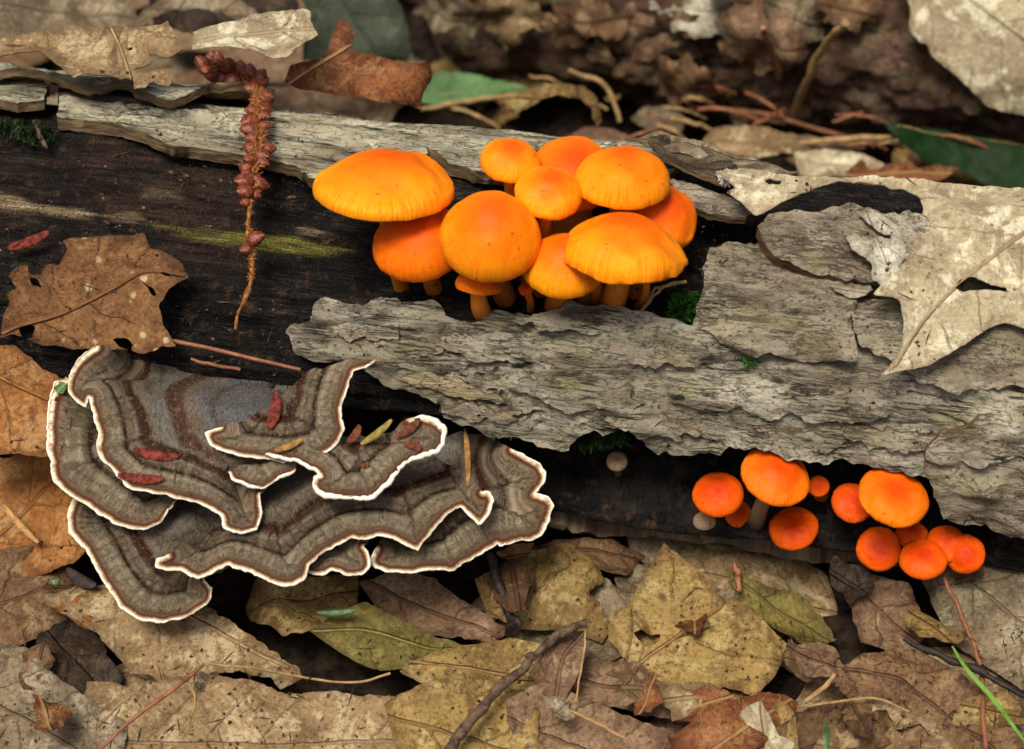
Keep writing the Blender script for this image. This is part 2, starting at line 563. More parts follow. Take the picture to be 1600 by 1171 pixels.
def cap_mat(name, apex, mid, marg, line):
    n = NT(name, 0.5, 0.12)
    t, ang = n.attr('t'), n.attr('ang')
    g = n.obj()
    nz = n.noise(g, 1.6, 4, 0.6)
    tt = n.math('ADD', t, n.math('MULTIPLY', n.math('SUBTRACT', nz, 0.5), 0.28))
    c = n.ramp(tt, [(0.08, apex), (0.40, mid), (0.80, marg), (1.0, tuple(0.6 * a + 0.4 * b for a, b in zip(marg, mid)))])
    # fine radial lines towards the margin
    v = n.comb(n.math('MULTIPLY', ang, 25.0), n.math('MULTIPLY', t, 1.2), 0)
    s = n.noise(v, 1.0, 3, 0.6)
    gate = n.step(t, 0.40, 0.80)
    k = n.math('MULTIPLY', n.math('MULTIPLY', n.step(s, 0.47, 0.58), gate), n.step(n.noise(g, 2.2, 3), 0.30, 0.62))
    c = n.mix(n.math('MULTIPLY', k, 0.8), c, line)
    fr = n.noise(g, 9, 4, 0.7)
    c = n.mix(n.math('MULTIPLY', n.step(fr, 0.54, 0.70), 0.40), c, apex)
    lo_ = n.noise(g, 0.7, 3, 0.6)
    c = n.mix(n.math('MULTIPLY', n.step(lo_, 0.45, 0.65), 0.35), c, apex)
    dk = n.noise(g, 13, 2, 0.5)
    c = n.mix(n.math('MULTIPLY', n.step(dk, 0.68, 0.74), 0.75), c, (0.20, 0.05, 0.012))
    b = n.bump(n.math('MULTIPLY', s, gate), 0.6, 0.05)
    b = n.bump(fr, 0.12, 0.03, b)
    n.b.inputs['Subsurface Weight'].default_value = 0.15
    n.b.inputs['Subsurface Radius'].default_value = (0.35, 0.12, 0.03)
    n.b.inputs['Subsurface Scale'].default_value = 0.5
    return n.done(c, b)
M['cap'] = cap_mat('orange_cap', (0.74, 0.10, 0.002), (0.93, 0.22, 0.003), (0.98, 0.375, 0.007), (0.84, 0.17, 0.003))
M['cap_red'] = cap_mat('red_orange_cap', (0.55, 0.04, 0.002), (0.78, 0.085, 0.003), (0.88, 0.145, 0.004), (0.66, 0.06, 0.002))
M['cap_mid'] = cap_mat('deep_orange_cap', (0.68, 0.065, 0.002), (0.88, 0.145, 0.003), (0.95, 0.24, 0.005), (0.78, 0.10, 0.002))
M['cap_tan'] = cap_mat('tan_cap', (0.22, 0.14, 0.08), (0.33, 0.23, 0.14), (0.42, 0.31, 0.19), (0.26, 0.17, 0.10))
def stem_mat(name, lo, hi):
    n = NT(name, 0.5, 0.3)
    t = n.attr('t')
    f = n.noise(n.map(n.obj(), (9, 9, 1.5)), 1, 4, 0.6)
    c = n.mix(n.step(n.math('ADD', t, n.math('MULTIPLY', f, 0.4)), 0.2, 1.0), lo, hi)
    c = n.mix(n.math('MULTIPLY', n.step(f, 0.5, 0.7), 0.5), c, tuple(x * 0.5 for x in lo))
    n.b.inputs['Subsurface Weight'].default_value = 0.15
    n.b.inputs['Subsurface Radius'].default_value = (0.25, 0.1, 0.03)
    n.b.inputs['Subsurface Scale'].default_value = 0.5
    return n.done(c, n.bump(f, 0.3, 0.03))
M['stem'] = stem_mat('orange_stem', (0.42, 0.12, 0.012), (0.70, 0.22, 0.018))
M['stem_tan'] = stem_mat('tan_stem', (0.14, 0.09, 0.05), (0.26, 0.17, 0.09))
M['gill'] = stem_mat('orange_gills', (0.55, 0.14, 0.01), (0.75, 0.22, 0.015))

def bracket_mat():
    n = NT('zoned_bracket', 0.9, 0.08)
    d, s = n.attr('d'), n.attr('s')
    g = n.geo()
    w = n.noise(g, 1.1, 2, 0.5)
    w2 = n.noise(g, 9, 3, 0.6)
    fz = n.noise(n.comb(n.math('MULTIPLY', s, 40), n.math('MULTIPLY', d, 11), 0), 1, 4, 0.7)
    fz2 = n.noise(g, 27, 5, 0.75)
    dd = n.math('ADD', d, n.math('MULTIPLY', n.math('SUBTRACT', w, 0.5), n.math('MULTIPLY', d, 0.22)))
    dd = n.math('ADD', dd, n.math('MULTIPLY', n.math('SUBTRACT', w2, 0.5), 0.03))
    near = n.step(d, 0.95, 0.55)
    dd = n.math('ADD', dd, n.math('MULTIPLY', n.math('MULTIPLY', n.math('SUBTRACT', fz, 0.5), near), 0.045))
    S = 3.2
    z = [(0, (0.82, 0.80, 0.68)), (0.014, (0.76, 0.70, 0.52)), (0.035, (0.36, 0.24, 0.13)), (0.06, (0.065, 0.022, 0.013)), (0.085, (0.080, 0.032, 0.019)), (0.13, (0.19, 0.135, 0.085)), (0.21, (0.30, 0.235, 0.155)), (0.27, (0.23, 0.185, 0.125)), (0.34, (0.33, 0.275, 0.19)),
         (0.40, (0.19, 0.14, 0.09)), (0.425, (0.022, 0.013, 0.010)), (0.455, (0.05, 0.032, 0.022)), (0.49, (0.19, 0.145, 0.095)), (0.56, (0.15, 0.115, 0.08)), (0.62, (0.23, 0.185, 0.125)), (0.68, (0.07, 0.030, 0.018)), (0.79, (0.038, 0.012, 0.008)), (0.85, (0.19, 0.145, 0.10)),
         (0.98, (0.235, 0.205, 0.16)), (1.04, (0.125, 0.10, 0.078)), (1.12, (0.22, 0.20, 0.165)), (1.34, (0.20, 0.19, 0.165)), (1.42, (0.14, 0.115, 0.09)), (1.50, (0.215, 0.20, 0.175)), (1.62, (0.20, 0.185, 0.16)), (1.68, (0.10, 0.045, 0.028)), (1.88, (0.105, 0.048, 0.030)),
         (1.96, (0.20, 0.15, 0.10)), (2.2, (0.18, 0.175, 0.165)), (2.32, (0.115, 0.10, 0.085)), (2.5, (0.175, 0.175, 0.17)), (3.1, (0.16, 0.16, 0.16))]
    c = n.ramp(n.math('DIVIDE', dd, S), [(p / S, q) for p, q in z])
    gate = n.step(d, 0.09, 0.16)
    fz = n.math('ADD', n.math('MULTIPLY', fz, near), n.math('MULTIPLY', n.noise(n.map(g, (1.5, 0.7, 0.8)), 19, 5, 0.75), n.math('SUBTRACT', 1.0, near)))
    k = n.math('ADD', n.math('MULTIPLY', fz, 0.6), n.math('MULTIPLY', fz2, 0.4))
    k = n.math('ADD', n.math('MULTIPLY', n.math('SUBTRACT', k, 0.5), n.math('ADD', 1.35, n.math('MULTIPLY', near, 0.0))), 0.5)
    c = n.mix(0.12, c, n.mix(n.step(w2, 0.35, 0.65), (0.05, 0.035, 0.025), c))
    c = n.mix(n.math('MULTIPLY', gate, n.step(k, 0.52, 0.34)), c, n.mix(0.60, c, (0.012, 0.008, 0.006)))
    c = n.mix(n.math('MULTIPLY', gate, n.math('MULTIPLY', n.step(k, 0.50, 0.68), 0.45)), c, n.mix(n.step(d, 1.0, 1.5), (0.47, 0.39, 0.27), (0.42, 0.40, 0.36)))
    tn = n.noise(g, 0.8, 4, 0.6)
    c = n.mix(n.math('MULTIPLY', gate, n.step(tn, 0.46, 0.68)), c, n.mix(0.30, c, (0.03, 0.017, 0.010)))
    tn2 = n.noise(g, 2.6, 4, 0.65)
    c = n.mix(n.math('MULTIPLY', gate, n.math('MULTIPLY', n.step(tn2, 0.50, 0.68), 0.35)), c, (0.13, 0.075, 0.042))
    b = n.bump(n.math('MULTIPLY', k, gate), 1.0, 0.08)
    return n.done(c, b)
M['bracket'] = bracket_mat()
def pore_mat():
    n = NT('white_pores', 0.75, 0.2)
    g = n.geo()
    f = n.noise(g, 14, 3, 0.6)
    c = n.ramp(f, [(0.35, (0.68, 0.65, 0.54)), (0.6, (0.84, 0.82, 0.74))])
    n.b.inputs['Subsurface Weight'].default_value = 0.15
    n.b.inputs['Subsurface Radius'].default_value = (0.1, 0.08, 0.05)
    return n.done(c, n.bump(f, 0.3, 0.03))
M['pore'] = pore_mat()

def leaf_mat(name, base, pale, dark, spot=0.5, patch=0.5, vein=(0.3, 0.2, 0.1), gloss=0.6, trans=0.1, veink=0.5, vs=1.3, lich=0.0, clean=0.0):
    base, pale, dark = [tuple(v ** 1.10 * k for v in q) for q, k in ((base, 0.86), (pale, 1.06), (dark, 0.62))]
    n = NT(name, gloss, 0.2)
    st = n.attr('st', True)
    x, y, _ = n.sep(st)
    ed = n.attr('edge')
    g = n.obj()
    a = n.noise(g, 0.55, 6, 0.65, 0.5)
    b_ = n.noise(g, 1.9, 6, 0.7, 0.4)
    m_ = n.noise(g, 5.0, 5, 0.7, 0.3)
    fi = n.noise(g, 16, 4, 0.7)
    k = 1.0 - clean
    c = n.mix(n.step(a, 0.44, 0.60), base, tuple(0.5 * p + 0.5 * q for p, q in zip(base, dark)))
    c = n.mix(n.math('MULTIPLY', n.step(b_, 0.51, 0.60), patch), c, pale)
    c = n.mix(n.math('MULTIPLY', n.step(m_, 0.47, 0.36), 0.55 * k), c, dark)
    c = n.mix(n.math('MULTIPLY', n.step(m_, 0.54, 0.66), 0.45 * patch), c, pale)
    c = n.mix(n.math('MULTIPLY', n.step(fi, 0.50, 0.34), 0.55 * k + 0.1), c, dark)
    c = n.mix(n.math('MULTIPLY', n.step(fi, 0.55, 0.72), 0.40), c, pale)
    # browned rim, stains and specks
    e2 = n.math('ADD', ed, n.math('MULTIPLY', n.math('SUBTRACT', m_, 0.5), 0.5))
    c = n.mix(n.math('MULTIPLY', n.step(e2, 0.16, 0.0), 0.55 * k), c, dark)
    sta = n.noise(n.map(g, (1, 1, 1)), 0.9, 6, 0.72, 1.2)
    c = n.mix(n.math('MULTIPLY', n.step(sta, 0.555, 0.64), 0.7 * k), c, dark)
    vo = n.voro(g, 5.5)
    gt = n.step(n.noise(g, 1.0, 3), 0.42, 0.56)
    sk = n.math('MULTIPLY', n.step(n.math('ADD', vo, n.math('MULTIPLY', fi, 0.12)), 0.26, 0.15), gt)
    c = n.mix(n.math('MULTIPLY', sk, spot), c, tuple(v * 0.25 for v in dark))
    vo4 = n.voro(g, 12.0)
    c = n.mix(n.math('MULTIPLY', n.math('MULTIPLY', n.step(vo4, 0.20, 0.10), n.step(n.noise(g, 1.5, 3), 0.46, 0.60)), spot), c, tuple(v * 0.3 for v in dark))
    vo2 = n.voro(g, 2.1)
    sk2 = n.math('MULTIPLY', n.step(n.math('ADD', vo2, n.math('MULTIPLY', m_, 0.25)), 0.34, 0.22), n.step(n.noise(g, 0.8, 2), 0.46, 0.58))
    c = n.mix(n.math('MULTIPLY', sk2, spot * 0.8), c, dark)
    if lich:
        vo3 = n.voro(g, 3.4)
        sk3 = n.math('MULTIPLY', n.step(n.math('ADD', vo3, n.math('MULTIPLY', fi, 0.35)), 0.42, 0.30), n.step(n.noise(g, 0.9, 2), 0.44, 0.54))
        c = n.mix(n.math('MULTIPLY', sk3, lich), c, (0.56, 0.47, 0.29))
    # midrib, side veins in the leaf's own frame, and finer ties between them
    ay = n.math('ABSOLUTE', y)
    wx = n.math('ADD', x, n.math('ADD', n.math('MULTIPLY', b_, 0.3), n.math('MULTIPLY', a, 0.7)))
    q = n.math('FRACT', n.math('MULTIPLY', n.math('SUBTRACT', wx, n.math('MULTIPLY', ay, 0.85)), vs))
    side = n.math('MULTIPLY', n.step(n.math('ABSOLUTE', n.math('SUBTRACT', q, 0.5)), 0.036, 0.008), n.step(n.noise(g, 1.3, 2), 0.36, 0.55))
    q2 = n.math('FRACT', n.math('MULTIPLY', n.math('ADD', n.math('ADD', x, n.math('MULTIPLY', m_, 0.22)), n.math('MULTIPLY', ay, 1.1)), vs * 5.5))
    tie = n.math('MULTIPLY', n.step(n.math('ABSOLUTE', n.math('SUBTRACT', q2, 0.5)), 0.12, 0.03), n.step(m_, 0.42, 0.58))
    mid = n.step(ay, 0.04, 0.015)
    vv = n.math('MAXIMUM', n.math('MULTIPLY', side, 0.75), mid)
    c = n.mix(n.math('MULTIPLY', vv, min(1.0, veink * 1.5)), c, tuple(v * 0.8 for v in vein))
    c = n.mix(n.math('MULTIPLY', tie, 0.20 * veink), c, dark)
    h = n.math('ADD', n.math('MULTIPLY', vv, 0.55), n.math('MULTIPLY', n.math('ADD', n.math('ADD', b_, n.math('MULTIPLY', m_, 0.6)), n.math('MULTIPLY', fi, 0.28)), 0.75))
    b = n.bump(n.math('ADD', h, n.math('MULTIPLY', tie, 0.05)), 0.85, 0.10)
    m = n.done(c, b)
    if trans:
        tr = n.n('ShaderNodeBsdfTranslucent')
        n.put(tr.inputs['Color'], c)
        mx = n.n('ShaderNodeMixShader')
        mx.inputs[0].default_value = trans
        out = n.t.nodes['Material Output']
        n.t.links.new(n.b.outputs[0], mx.inputs[1])
        n.t.links.new(tr.outputs[0], mx.inputs[2])
        n.t.links.new(mx.outputs[0], out.inputs[0])
    return m
LM = {
 'tan':     leaf_mat('tan_leaf', (0.38, 0.265, 0.14), (0.55, 0.45, 0.28), (0.20, 0.12, 0.055), 0.5, 0.7, (0.30, 0.20, 0.10), lich=0.5),
 'pale':    leaf_mat('pale_leaf', (0.58, 0.50, 0.33), (0.72, 0.68, 0.50), (0.30, 0.21, 0.12), 0.7, 0.9, (0.46, 0.36, 0.21), lich=0.5, clean=0.35),
 'maple':   leaf_mat('spotted_brown_leaf', (0.30, 0.155, 0.062), (0.36, 0.21, 0.10), (0.13, 0.052, 0.026), 0.6, 0.5, (0.15, 0.07, 0.025), lich=0.75),
 'orange':  leaf_mat('orange_brown_leaf', (0.46, 0.20, 0.055), (0.50, 0.32, 0.15), (0.20, 0.085, 0.03), 0.3, 0.5, (0.28, 0.12, 0.03)),
 'rust':    leaf_mat('rusty_leaf', (0.33, 0.13, 0.05), (0.42, 0.24, 0.11), (0.13, 0.045, 0.02), 0.4, 0.6, (0.45, 0.27, 0.11)),
 'rose':    leaf_mat('rosy_brown_leaf', (0.33, 0.215, 0.13), (0.47, 0.36, 0.22), (0.15, 0.075, 0.05), 0.5, 0.5, (0.16, 0.08, 0.045)),
 'brown':   leaf_mat('brown_leaf', (0.26, 0.155, 0.078), (0.38, 0.265, 0.15), (0.10, 0.05, 0.028), 0.4, 0.5, (0.10, 0.05, 0.025)),
 'dark':    leaf_mat('wet_and_shade_dark_leaf', (0.07, 0.042, 0.026), (0.14, 0.095, 0.055), (0.022, 0.014, 0.01), 0.4, 0.5, (0.035, 0.02, 0.012), gloss=0.45),  # decayed wet leaf and bits; also painted shade behind the arched leaf
 'olive':   leaf_mat('olive_leaf', (0.25, 0.205, 0.055), (0.36, 0.31, 0.11), (0.12, 0.09, 0.028), 0.5, 0.4, (0.16, 0.13, 0.04), gloss=0.5),
 'yellow':  leaf_mat('mottled_yellow_leaf', (0.42, 0.29, 0.105), (0.50, 0.41, 0.19), (0.17, 0.09, 0.035), 0.95, 0.6, (0.22, 0.12, 0.04)),
 'grey':    leaf_mat('grey_tan_leaf', (0.31, 0.245, 0.155), (0.44, 0.39, 0.27), (0.13, 0.09, 0.055), 0.4, 0.6, (0.19, 0.13, 0.08)),
 'green':   leaf_mat('green_leaf', (0.13, 0.26, 0.10), (0.20, 0.34, 0.16), (0.05, 0.12, 0.035), 0.2, 0.4, (0.25, 0.32, 0.14), gloss=0.45, clean=0.85),
 'deepgreen': leaf_mat('deep_green_leaf', (0.013, 0.05, 0.010), (0.025, 0.075, 0.015), (0.008, 0.03, 0.006), 0.2, 0.4, (0.05, 0.12, 0.03), gloss=0.35, clean=0.85),
 'greygreen': leaf_mat('grey_green_leaf', (0.075, 0.09, 0.06), (0.13, 0.14, 0.105), (0.03, 0.055, 0.025), 0.3, 0.5, (0.06, 0.08, 0.05), gloss=0.4, clean=0.85),
 'white':   leaf_mat('bleached_leaf', (0.60, 0.57, 0.45), (0.74, 0.72, 0.62), (0.30, 0.25, 0.16), 0.7, 0.5, (0.5, 0.45, 0.33), veink=0.1),
}
def plain(name, c, rough=0.6, spec=0.3, var=0.35, sc=6.0, stretch=(1, 1, 1)):
    n = NT(name, rough, spec)
    f = n.noise(n.map(n.obj(), stretch), sc, 4, 0.65)
    q = n.mix(n.step(f, 0.35, 0.65), tuple(v * (1 - var) for v in c), tuple(min(1, v * (1 + var)) for v in c))
    return n.done(q, n.bump(f, 0.5, 0.04))
M['soil'] = plain('dark_soil', (0.018, 0.012, 0.008), 0.95, 0.1, 0.7, 3.0)
M['needle_red'] = plain('red_needle', (0.125, 0.020, 0.012), 0.55, 0.12, 0.7, 14)
M['needle_tan'] = plain('tan_needle', (0.34, 0.17, 0.045), 0.45, 0.4, 0.35, 9)
M['needle_olive'] = plain('olive_needle', (0.22, 0.16, 0.03), 0.45, 0.4, 0.35, 9)
M['bud'] = plain('red_brown_scale', (0.17, 0.038, 0.015), 0.22, 0.5, 0.6, 6)
M['fluff'] = plain('ochre_bract', (0.27, 0.11, 0.028), 0.7, 0.2, 0.5, 14)
M['twig'] = plain('brown_twig', (0.085, 0.055, 0.038), 0.7, 0.2, 0.6, 7)
M['stalk_red'] = plain('reddish_stalk', (0.22, 0.085, 0.042), 0.5, 0.3, 0.3, 6)
M['stalk_tan'] = plain('straw_stalk', (0.30, 0.19, 0.08), 0.6, 0.3, 0.3, 6)
M['twig_dark'] = plain('dark_twig', (0.022, 0.015, 0.012), 0.6, 0.3, 0.5, 7)
M['grass'] = plain('grass_blade', (0.10, 0.24, 0.03), 0.45, 0.4, 0.3, 4)
M['leaflet'] = plain('small_green_leaflet', (0.03, 0.075, 0.012), 0.4, 0.4, 0.3, 6)
M['moss'] = plain('moss', (0.025, 0.11, 0.012), 0.8, 0.2, 0.6, 8)
M['moss_dark'] = plain('dark_moss', (0.015, 0.035, 0.008), 0.8, 0.2, 0.6, 8)
M['fuzz_white'] = plain('white_mould', (0.55, 0.52, 0.46), 0.9, 0.1, 0.3, 9)
M['chip'] = plain('red_bark_chip', (0.12, 0.035, 0.017), 0.7, 0.2, 0.5, 12)
M['decay'] = bark_mat('crumbling_brown_wood', (0.085, 0.038, 0.023), (0.20, 0.12, 0.075), (0.030, 0.014, 0.009), 0.6, 0.6)

# ---------------------------------------------------------------- ground
def ground():
    n = 150
    g = np.linspace(-1, 1, n)
    g = np.sign(g) * np.abs(g) ** 1.6 * 70
    X, Y = np.meshgrid(g, g)
    Z = -0.75 + 0.35 * fbm(np.stack([X * 0.35, Y * 0.35, X * 0], -1), 4, 3)
    V = np.stack([X, Y, Z], -1).reshape(-1, 3)
    I = np.arange(n * n).reshape(n, n)
    F = np.stack([I[:-1, :-1], I[:-1, 1:], I[1:, 1:], I[1:, :-1]], -1).reshape(-1, 4)
    o = mesh_obj('ground', V, F, M['soil'], None, None, None, origin=(0, 0, 0))
    tag(o, 'dark damp soil showing between the fallen leaves', kind='structure')
ground()

# ---------------------------------------------------------------- the fallen log
log_root = empty('fallen_log', (AX0[0], AX0[1], 0), 'long rotting log with peeling grey bark, mushrooms and brackets growing on it', 'log')
def px_u(x, y=480):
    return LOG.st(np.array([[x, y]], float))[0][0]
def log_core():
    nu, nt = 620, 300
    u = np.linspace(-16, 16, nu)
    th = np.linspace(R_(-100), R_(200), nt)
    U, TH = np.meshgrid(u, th, indexing='ij')
    st = np.stack([U, TH * 3.0], -1)
    deg = np.degrees(TH)
    r = np.full_like(U, 2.76)
    r += 0.07 * n2(st, 0.35, 2.6, 5, 11, 0.55) + 0.05 * n2(st, 0.6, 9.0, 3, 12)
    # stepped fibres of the exposed wood
    f = n2(st, 0.22, 1.6, 3, 13)
    r += 0.05 * (np.floor(f * 4) / 4 - f) * 1.2
    # hollow behind the upper mushrooms, under the top strip of bark
    wob = 4 * n2(st, 0.4, 0.2, 3, 14)
    r -= 0.45 * sstep(40, 62, deg + wob) * (1 - sstep(84, 94, deg + wob)) * (0.35 + 0.65 * sstep(-4.5, -1.0, U)) * (1 - sstep(3.2, 4.2, U))
    # rotted-out hollow along the foot
    cav = sstep(-27, -20, deg + 0.6 * wob) * (1 - sstep(2, 14, deg + wob)) * sstep(-6.5, -2.5, U) * (1 - sstep(6.9, 7.6, U))
    r -= (1.65 + 0.45 * n2(st, 0.6, 1.6, 5, 15, 0.6) + 0.10 * n2(st, 3, 5, 3, 16)) * cav
    # splintery lip under the hollow
    r += 0.18 * sstep(-33, -27, deg + 0.5 * wob) * (1 - sstep(-26, -22, deg + 0.5 * wob))
    V = (LOG.o + U[..., None] * LOG.a + (r * np.cos(TH))[..., None] * LOG.e1 + (r * np.sin(TH))[..., None] * LOG.e2).reshape(-1, 3)
    I = np.arange(nu * nt).reshape(nu, nt)
    F = np.stack([I[:-1, :-1], I[1:, :-1], I[1:, 1:], I[:-1, 1:]], -1).reshape(-1, 4)
    red = sstep(45, 55, deg + wob) * (1 - sstep(-4.6, -3.0, U)) + 0.75 * cav * sstep(-12, -2, deg) * sstep(0.8, 1.2, U) * (1 - sstep(2.5, 4.0, U))
    flat_st = st.reshape(-1, 2)
    def blot(pts, soft_, sd_):
        C = Log(AX0, AXIS, 2.84)
        q = C.st(np.array(pts, float)) * np.array([1, 3.0 / 2.84])
        m = np.zeros(len(flat_st))
        near = (flat_st[:, 0] > q[:, 0].min() - 1) & (flat_st[:, 0] < q[:, 0].max() + 1) & (flat_st[:, 1] > q[:, 1].min() - 1) & (flat_st[:, 1] < q[:, 1].max() + 1)
        P = flat_st[near]
        d = seg_dist(P, np.vstack([q, q[:1]]))[0] * np.where(inside(P, q), 1, -1)
        d = d + 0.07 * n2(P, 0.9, 9, 3, sd_) + 0.05 * n2(P, 2.5, 14, 2, sd_ + 1)
        m[near] = sstep(-soft_ * 0.3, soft_, d)
        return m
    algae = blot([(225, 342), (300, 346), (380, 350), (470, 358), (545, 366), (562, 378), (520, 388), (450, 386), (380, 378), (300, 364), (240, 352)], 0.10, 51)
    pale = np.maximum.reduce([blot([(-60, 282), (20, 290), (60, 310), (120, 314), (152, 326), (140, 334), (90, 332), (40, 330), (0, 318), (-60, 310)], 0.08, 52),
                              blot([(150, 326), (205, 320), (218, 334), (205, 346), (170, 338)], 0.08, 53) * 0.6, blot([(450, 338), (480, 336), (504, 346), (480, 352)], 0.06, 54) * 0.8,
                              blot([(215, 282), (280, 276), (300, 290), (250, 300), (216, 296)], 0.1, 55) * 0.3])
    r = r + (0.05 * algae + 0.06 * pale).reshape(r.shape)
    V = (LOG.o + U[..., None] * LOG.a + (r * np.cos(TH))[..., None] * LOG.e1 + (r * np.sin(TH))[..., None] * LOG.e2).reshape(-1, 3)
    mat_i = None
    o = mesh_obj('wood_core', V, F, M['wood'], log_root, mat_i, None, {'red': np.clip(red, 0, 1).ravel(), 'algae': algae, 'bleach': pale}, st.reshape(-1, 2))
    tag(o, 'dark rotten wood laid bare between the strips of bark')
log_core()

def relief(amp, seed, steps=5, ax=0.45, ay=2.2):
    def f(P):
        a = n2(P, ax, ay, 4, seed, 0.55)
        t = a * steps
        fl = np.floor(t)
        q = (fl + sstep(0.55, 1.0, t - fl)) / steps
        cr = np.abs(n2(P, 0.55, 3.4, 4, seed + 7, 0.55))
        return amp * np.clip(0.65 * q + 0.35 * a, -0.45, 2) - amp * 0.55 * np.exp(-(cr / 0.045) ** 2) * sstep(-0.1, 0.25, n2(P, 0.6, 1.0, 2, seed + 8)) + amp * 0.16 * n2(P, 2.2, 6.0, 3, seed + 5, 0.6) + amp * 0.07 * n2(P, 9, 14, 2, seed + 6)
    return f
def bark(name, pts, lift, thick, mat, label=None, amp=0.10, seed=1, spacing=0.06, jag=6, seg=7, curl=0.0, curl_w=0.5, ax=0.45, ay=2.2, extra=None):
    """pts: pixels traced on the bark, or ('ut', u, degrees) where the bark runs out of sight over the crest"""
    C = Log(AX0, AXIS, 3.0)
    rf = relief(amp, seed, ax=ax, ay=ay)
    st = []
    for p in pts:
        if p[0] == 'ut':
            st.append((p[1], R_(p[2]) * 3.0))
        else:
            st.append(C.st(np.array([p], float), lift)[0])
    o2 = rough(np.array(st), jag / 100, seg / 100, True, seed)
    loop = np.vstack([o2, o2[:1]])
    def hf(P):
        h = lift + rf(P)
        if curl:
            d = seg_dist(P, loop)[0]
            h = h + curl * (1 - sstep(0, curl_w, d)) * (0.4 + 0.6 * np.clip(n2(P, 0.8, 0.8, 2, seed + 9) + 0.5, 0, 1))
        if extra:
            h = h + extra(P)
        return h
    o = sheet(name, C, o2, hf, thick, [mat, M['edge'], M['edge']], log_root, spacing=spacing, in_px=False, sharp=55, seed=seed)
    return tag(o, label)
u_ = px_u
bark('bark_strip', [(92, 132), (92, 186), (130, 188), (190, 200), (225, 212), (262, 228), (320, 235), (372, 241), (420, 250), (465, 258), (488, 278), (530, 280), (600, 262), (645, 246), (664, 236), (662, 226),
                    (684, 236), (700, 254), (750, 273), (800, 284), (860, 292), (950, 296), (1030, 300), (1040, 280), ('ut', u_(1040), 112), ('ut', u_(1000), 150), ('ut', u_(300), 155), ('ut', u_(60), 150), ('ut', u_(60), 118)],
     0.04, 0.22, M['bark_top'], 'weathered grey strip of bark along the crest of the log', 0.10, 3, 0.065, 5, 7, 0.06, 0.4, 0.30, 3.2)
bark('bark_flake', [(-60, 100), (-40, 122), (20, 121), (75, 128), (130, 141), (200, 141), (262, 160), (312, 150), (330, 140), ('ut', u_(330), 125), ('ut', u_(300), 145), ('ut', u_(-60), 145)],
     0.30, 0.14, M['bark_top'], 'upper layer of bark under the torn leaf at the left end', 0.08, 8, 0.08, 4, 8, 0.08, 0.3, 0.3, 3.2)
bark('bark_flake', [(-60, 125), (20, 126), (74, 131), (72, 154), (34, 158), (26, 162), (0, 154), (-60, 150)], 0.16, 0.16, M['bark_top'], 'short broken end of bark at the left edge', 0.06, 9, 0.06, 4, 6)
bark('bark_slab', [(445, 520), (455, 508), (488, 500), (494, 478), (510, 468), (545, 478), (580, 479), (595, 468), (640, 470), (680, 471), (700, 490), (735, 503), (760, 491), (800, 486), (840, 487), (880, 476), (940, 478), (985, 481),
                   (1010, 495), (1045, 508), (1085, 516), (1100, 440), (1180, 410), (1330, 400), (1480, 400), (1700, 430), (1760, 600), (1700, 700), (1600, 705), (1500, 715), (1450, 748), (1400, 735), (1340, 726), (1280, 723), (1230, 714),
                   (1190, 705), (1150, 699), (1080, 709), (1040, 709), (1012, 698), (985, 676), (930, 672), (905, 684), (890, 706), (850, 699), (800, 687), (760, 681), (720, 665), (692, 650), (665, 626), (640, 615), (600, 608), (575, 590), (560, 572), (500, 566), (462, 556)],
      0.07, 0.20, M['bark'], 'big grey slab of bark hanging over the hollow foot of the log', 0.20, 21, 0.062, 6, 7, 0.05, 0.5, 0.7, 1.7)
bark('bark_plate', [(1085, 508), (1085, 482), (1108, 442), (1097, 415), (1110, 390), (1140, 380), (1192, 377), (1240, 405), (1330, 425), (1332, 490), (1336, 520), (1336, 562), (1300, 571), (1230, 561), (1170, 556), (1130, 541)],
     0.26, 0.24, M['bark_plate'], 'cracked bark plate right of the green moss tuft', 0.14, 31, 0.055, 5, 6, -0.04, 0.3, 0.6, 2.6)
bark('bark_plate', [(1184, 352), (1205, 334), (1260, 326), (1310, 322), (1360, 330), (1450, 345), (1455, 390), (1400, 425), (1362, 437), (1330, 438), (1270, 425), (1205, 396), (1190, 372)],
     0.52, 0.26, M['bark_plate'], 'thick raised bark plate under the curling oak leaf', 0.12, 33, 0.055, 5, 6, -0.03, 0.3, 0.5, 2.6)
bark('bark_plate', [(1326, 468), (1380, 462), (1425, 470), (1425, 530), (1402, 566), (1380, 558), (1346, 542), (1338, 520), (1330, 496)],
     0.24, 0.20, M['bark_plate'], 'small square bark plate beside the tip of the oak leaf', 0.10, 35, 0.055, 4, 6, -0.03, 0.3, 0.6, 2.6)
bark('bark_plate', [(1395, 570), (1450, 545), (1500, 500), (1620, 480), (1720, 500), (1740, 600), (1640, 612), (1600, 604), (1560, 612), (1490, 611), (1430, 592)],
     0.26, 0.24, M['bark_plate'], 'bark ridge below the oak leaf at the right edge', 0.12, 37, 0.06, 5, 6, -0.05, 0.35)
bark('bark_plate', [(1448, 705), (1468, 682), (1530, 652), (1640, 640), (1720, 640), (1740, 860), (1640, 852), (1590, 843), (1540, 836), (1472, 822), (1464, 790), (1450, 745)],
     0.26, 0.34, M['bark_plate'], 'lumpy plate of bark above the right end of the lower mushrooms', 0.20, 39, 0.06, 5, 7, -0.08, 0.4, 0.8, 1.6)
bark('bark_curl', [(1012, 226), (1050, 222), (1100, 238), (1150, 268), (1164, 284), (1130, 293), (1085, 280), (1040, 258)], 0.30, 0.10, M['bark_dark'], 'dark curled sliver of bark right of the upper mushrooms', 0.08, 41, 0.05, 4, 6, 0.1, 0.25, 0.4, 4)
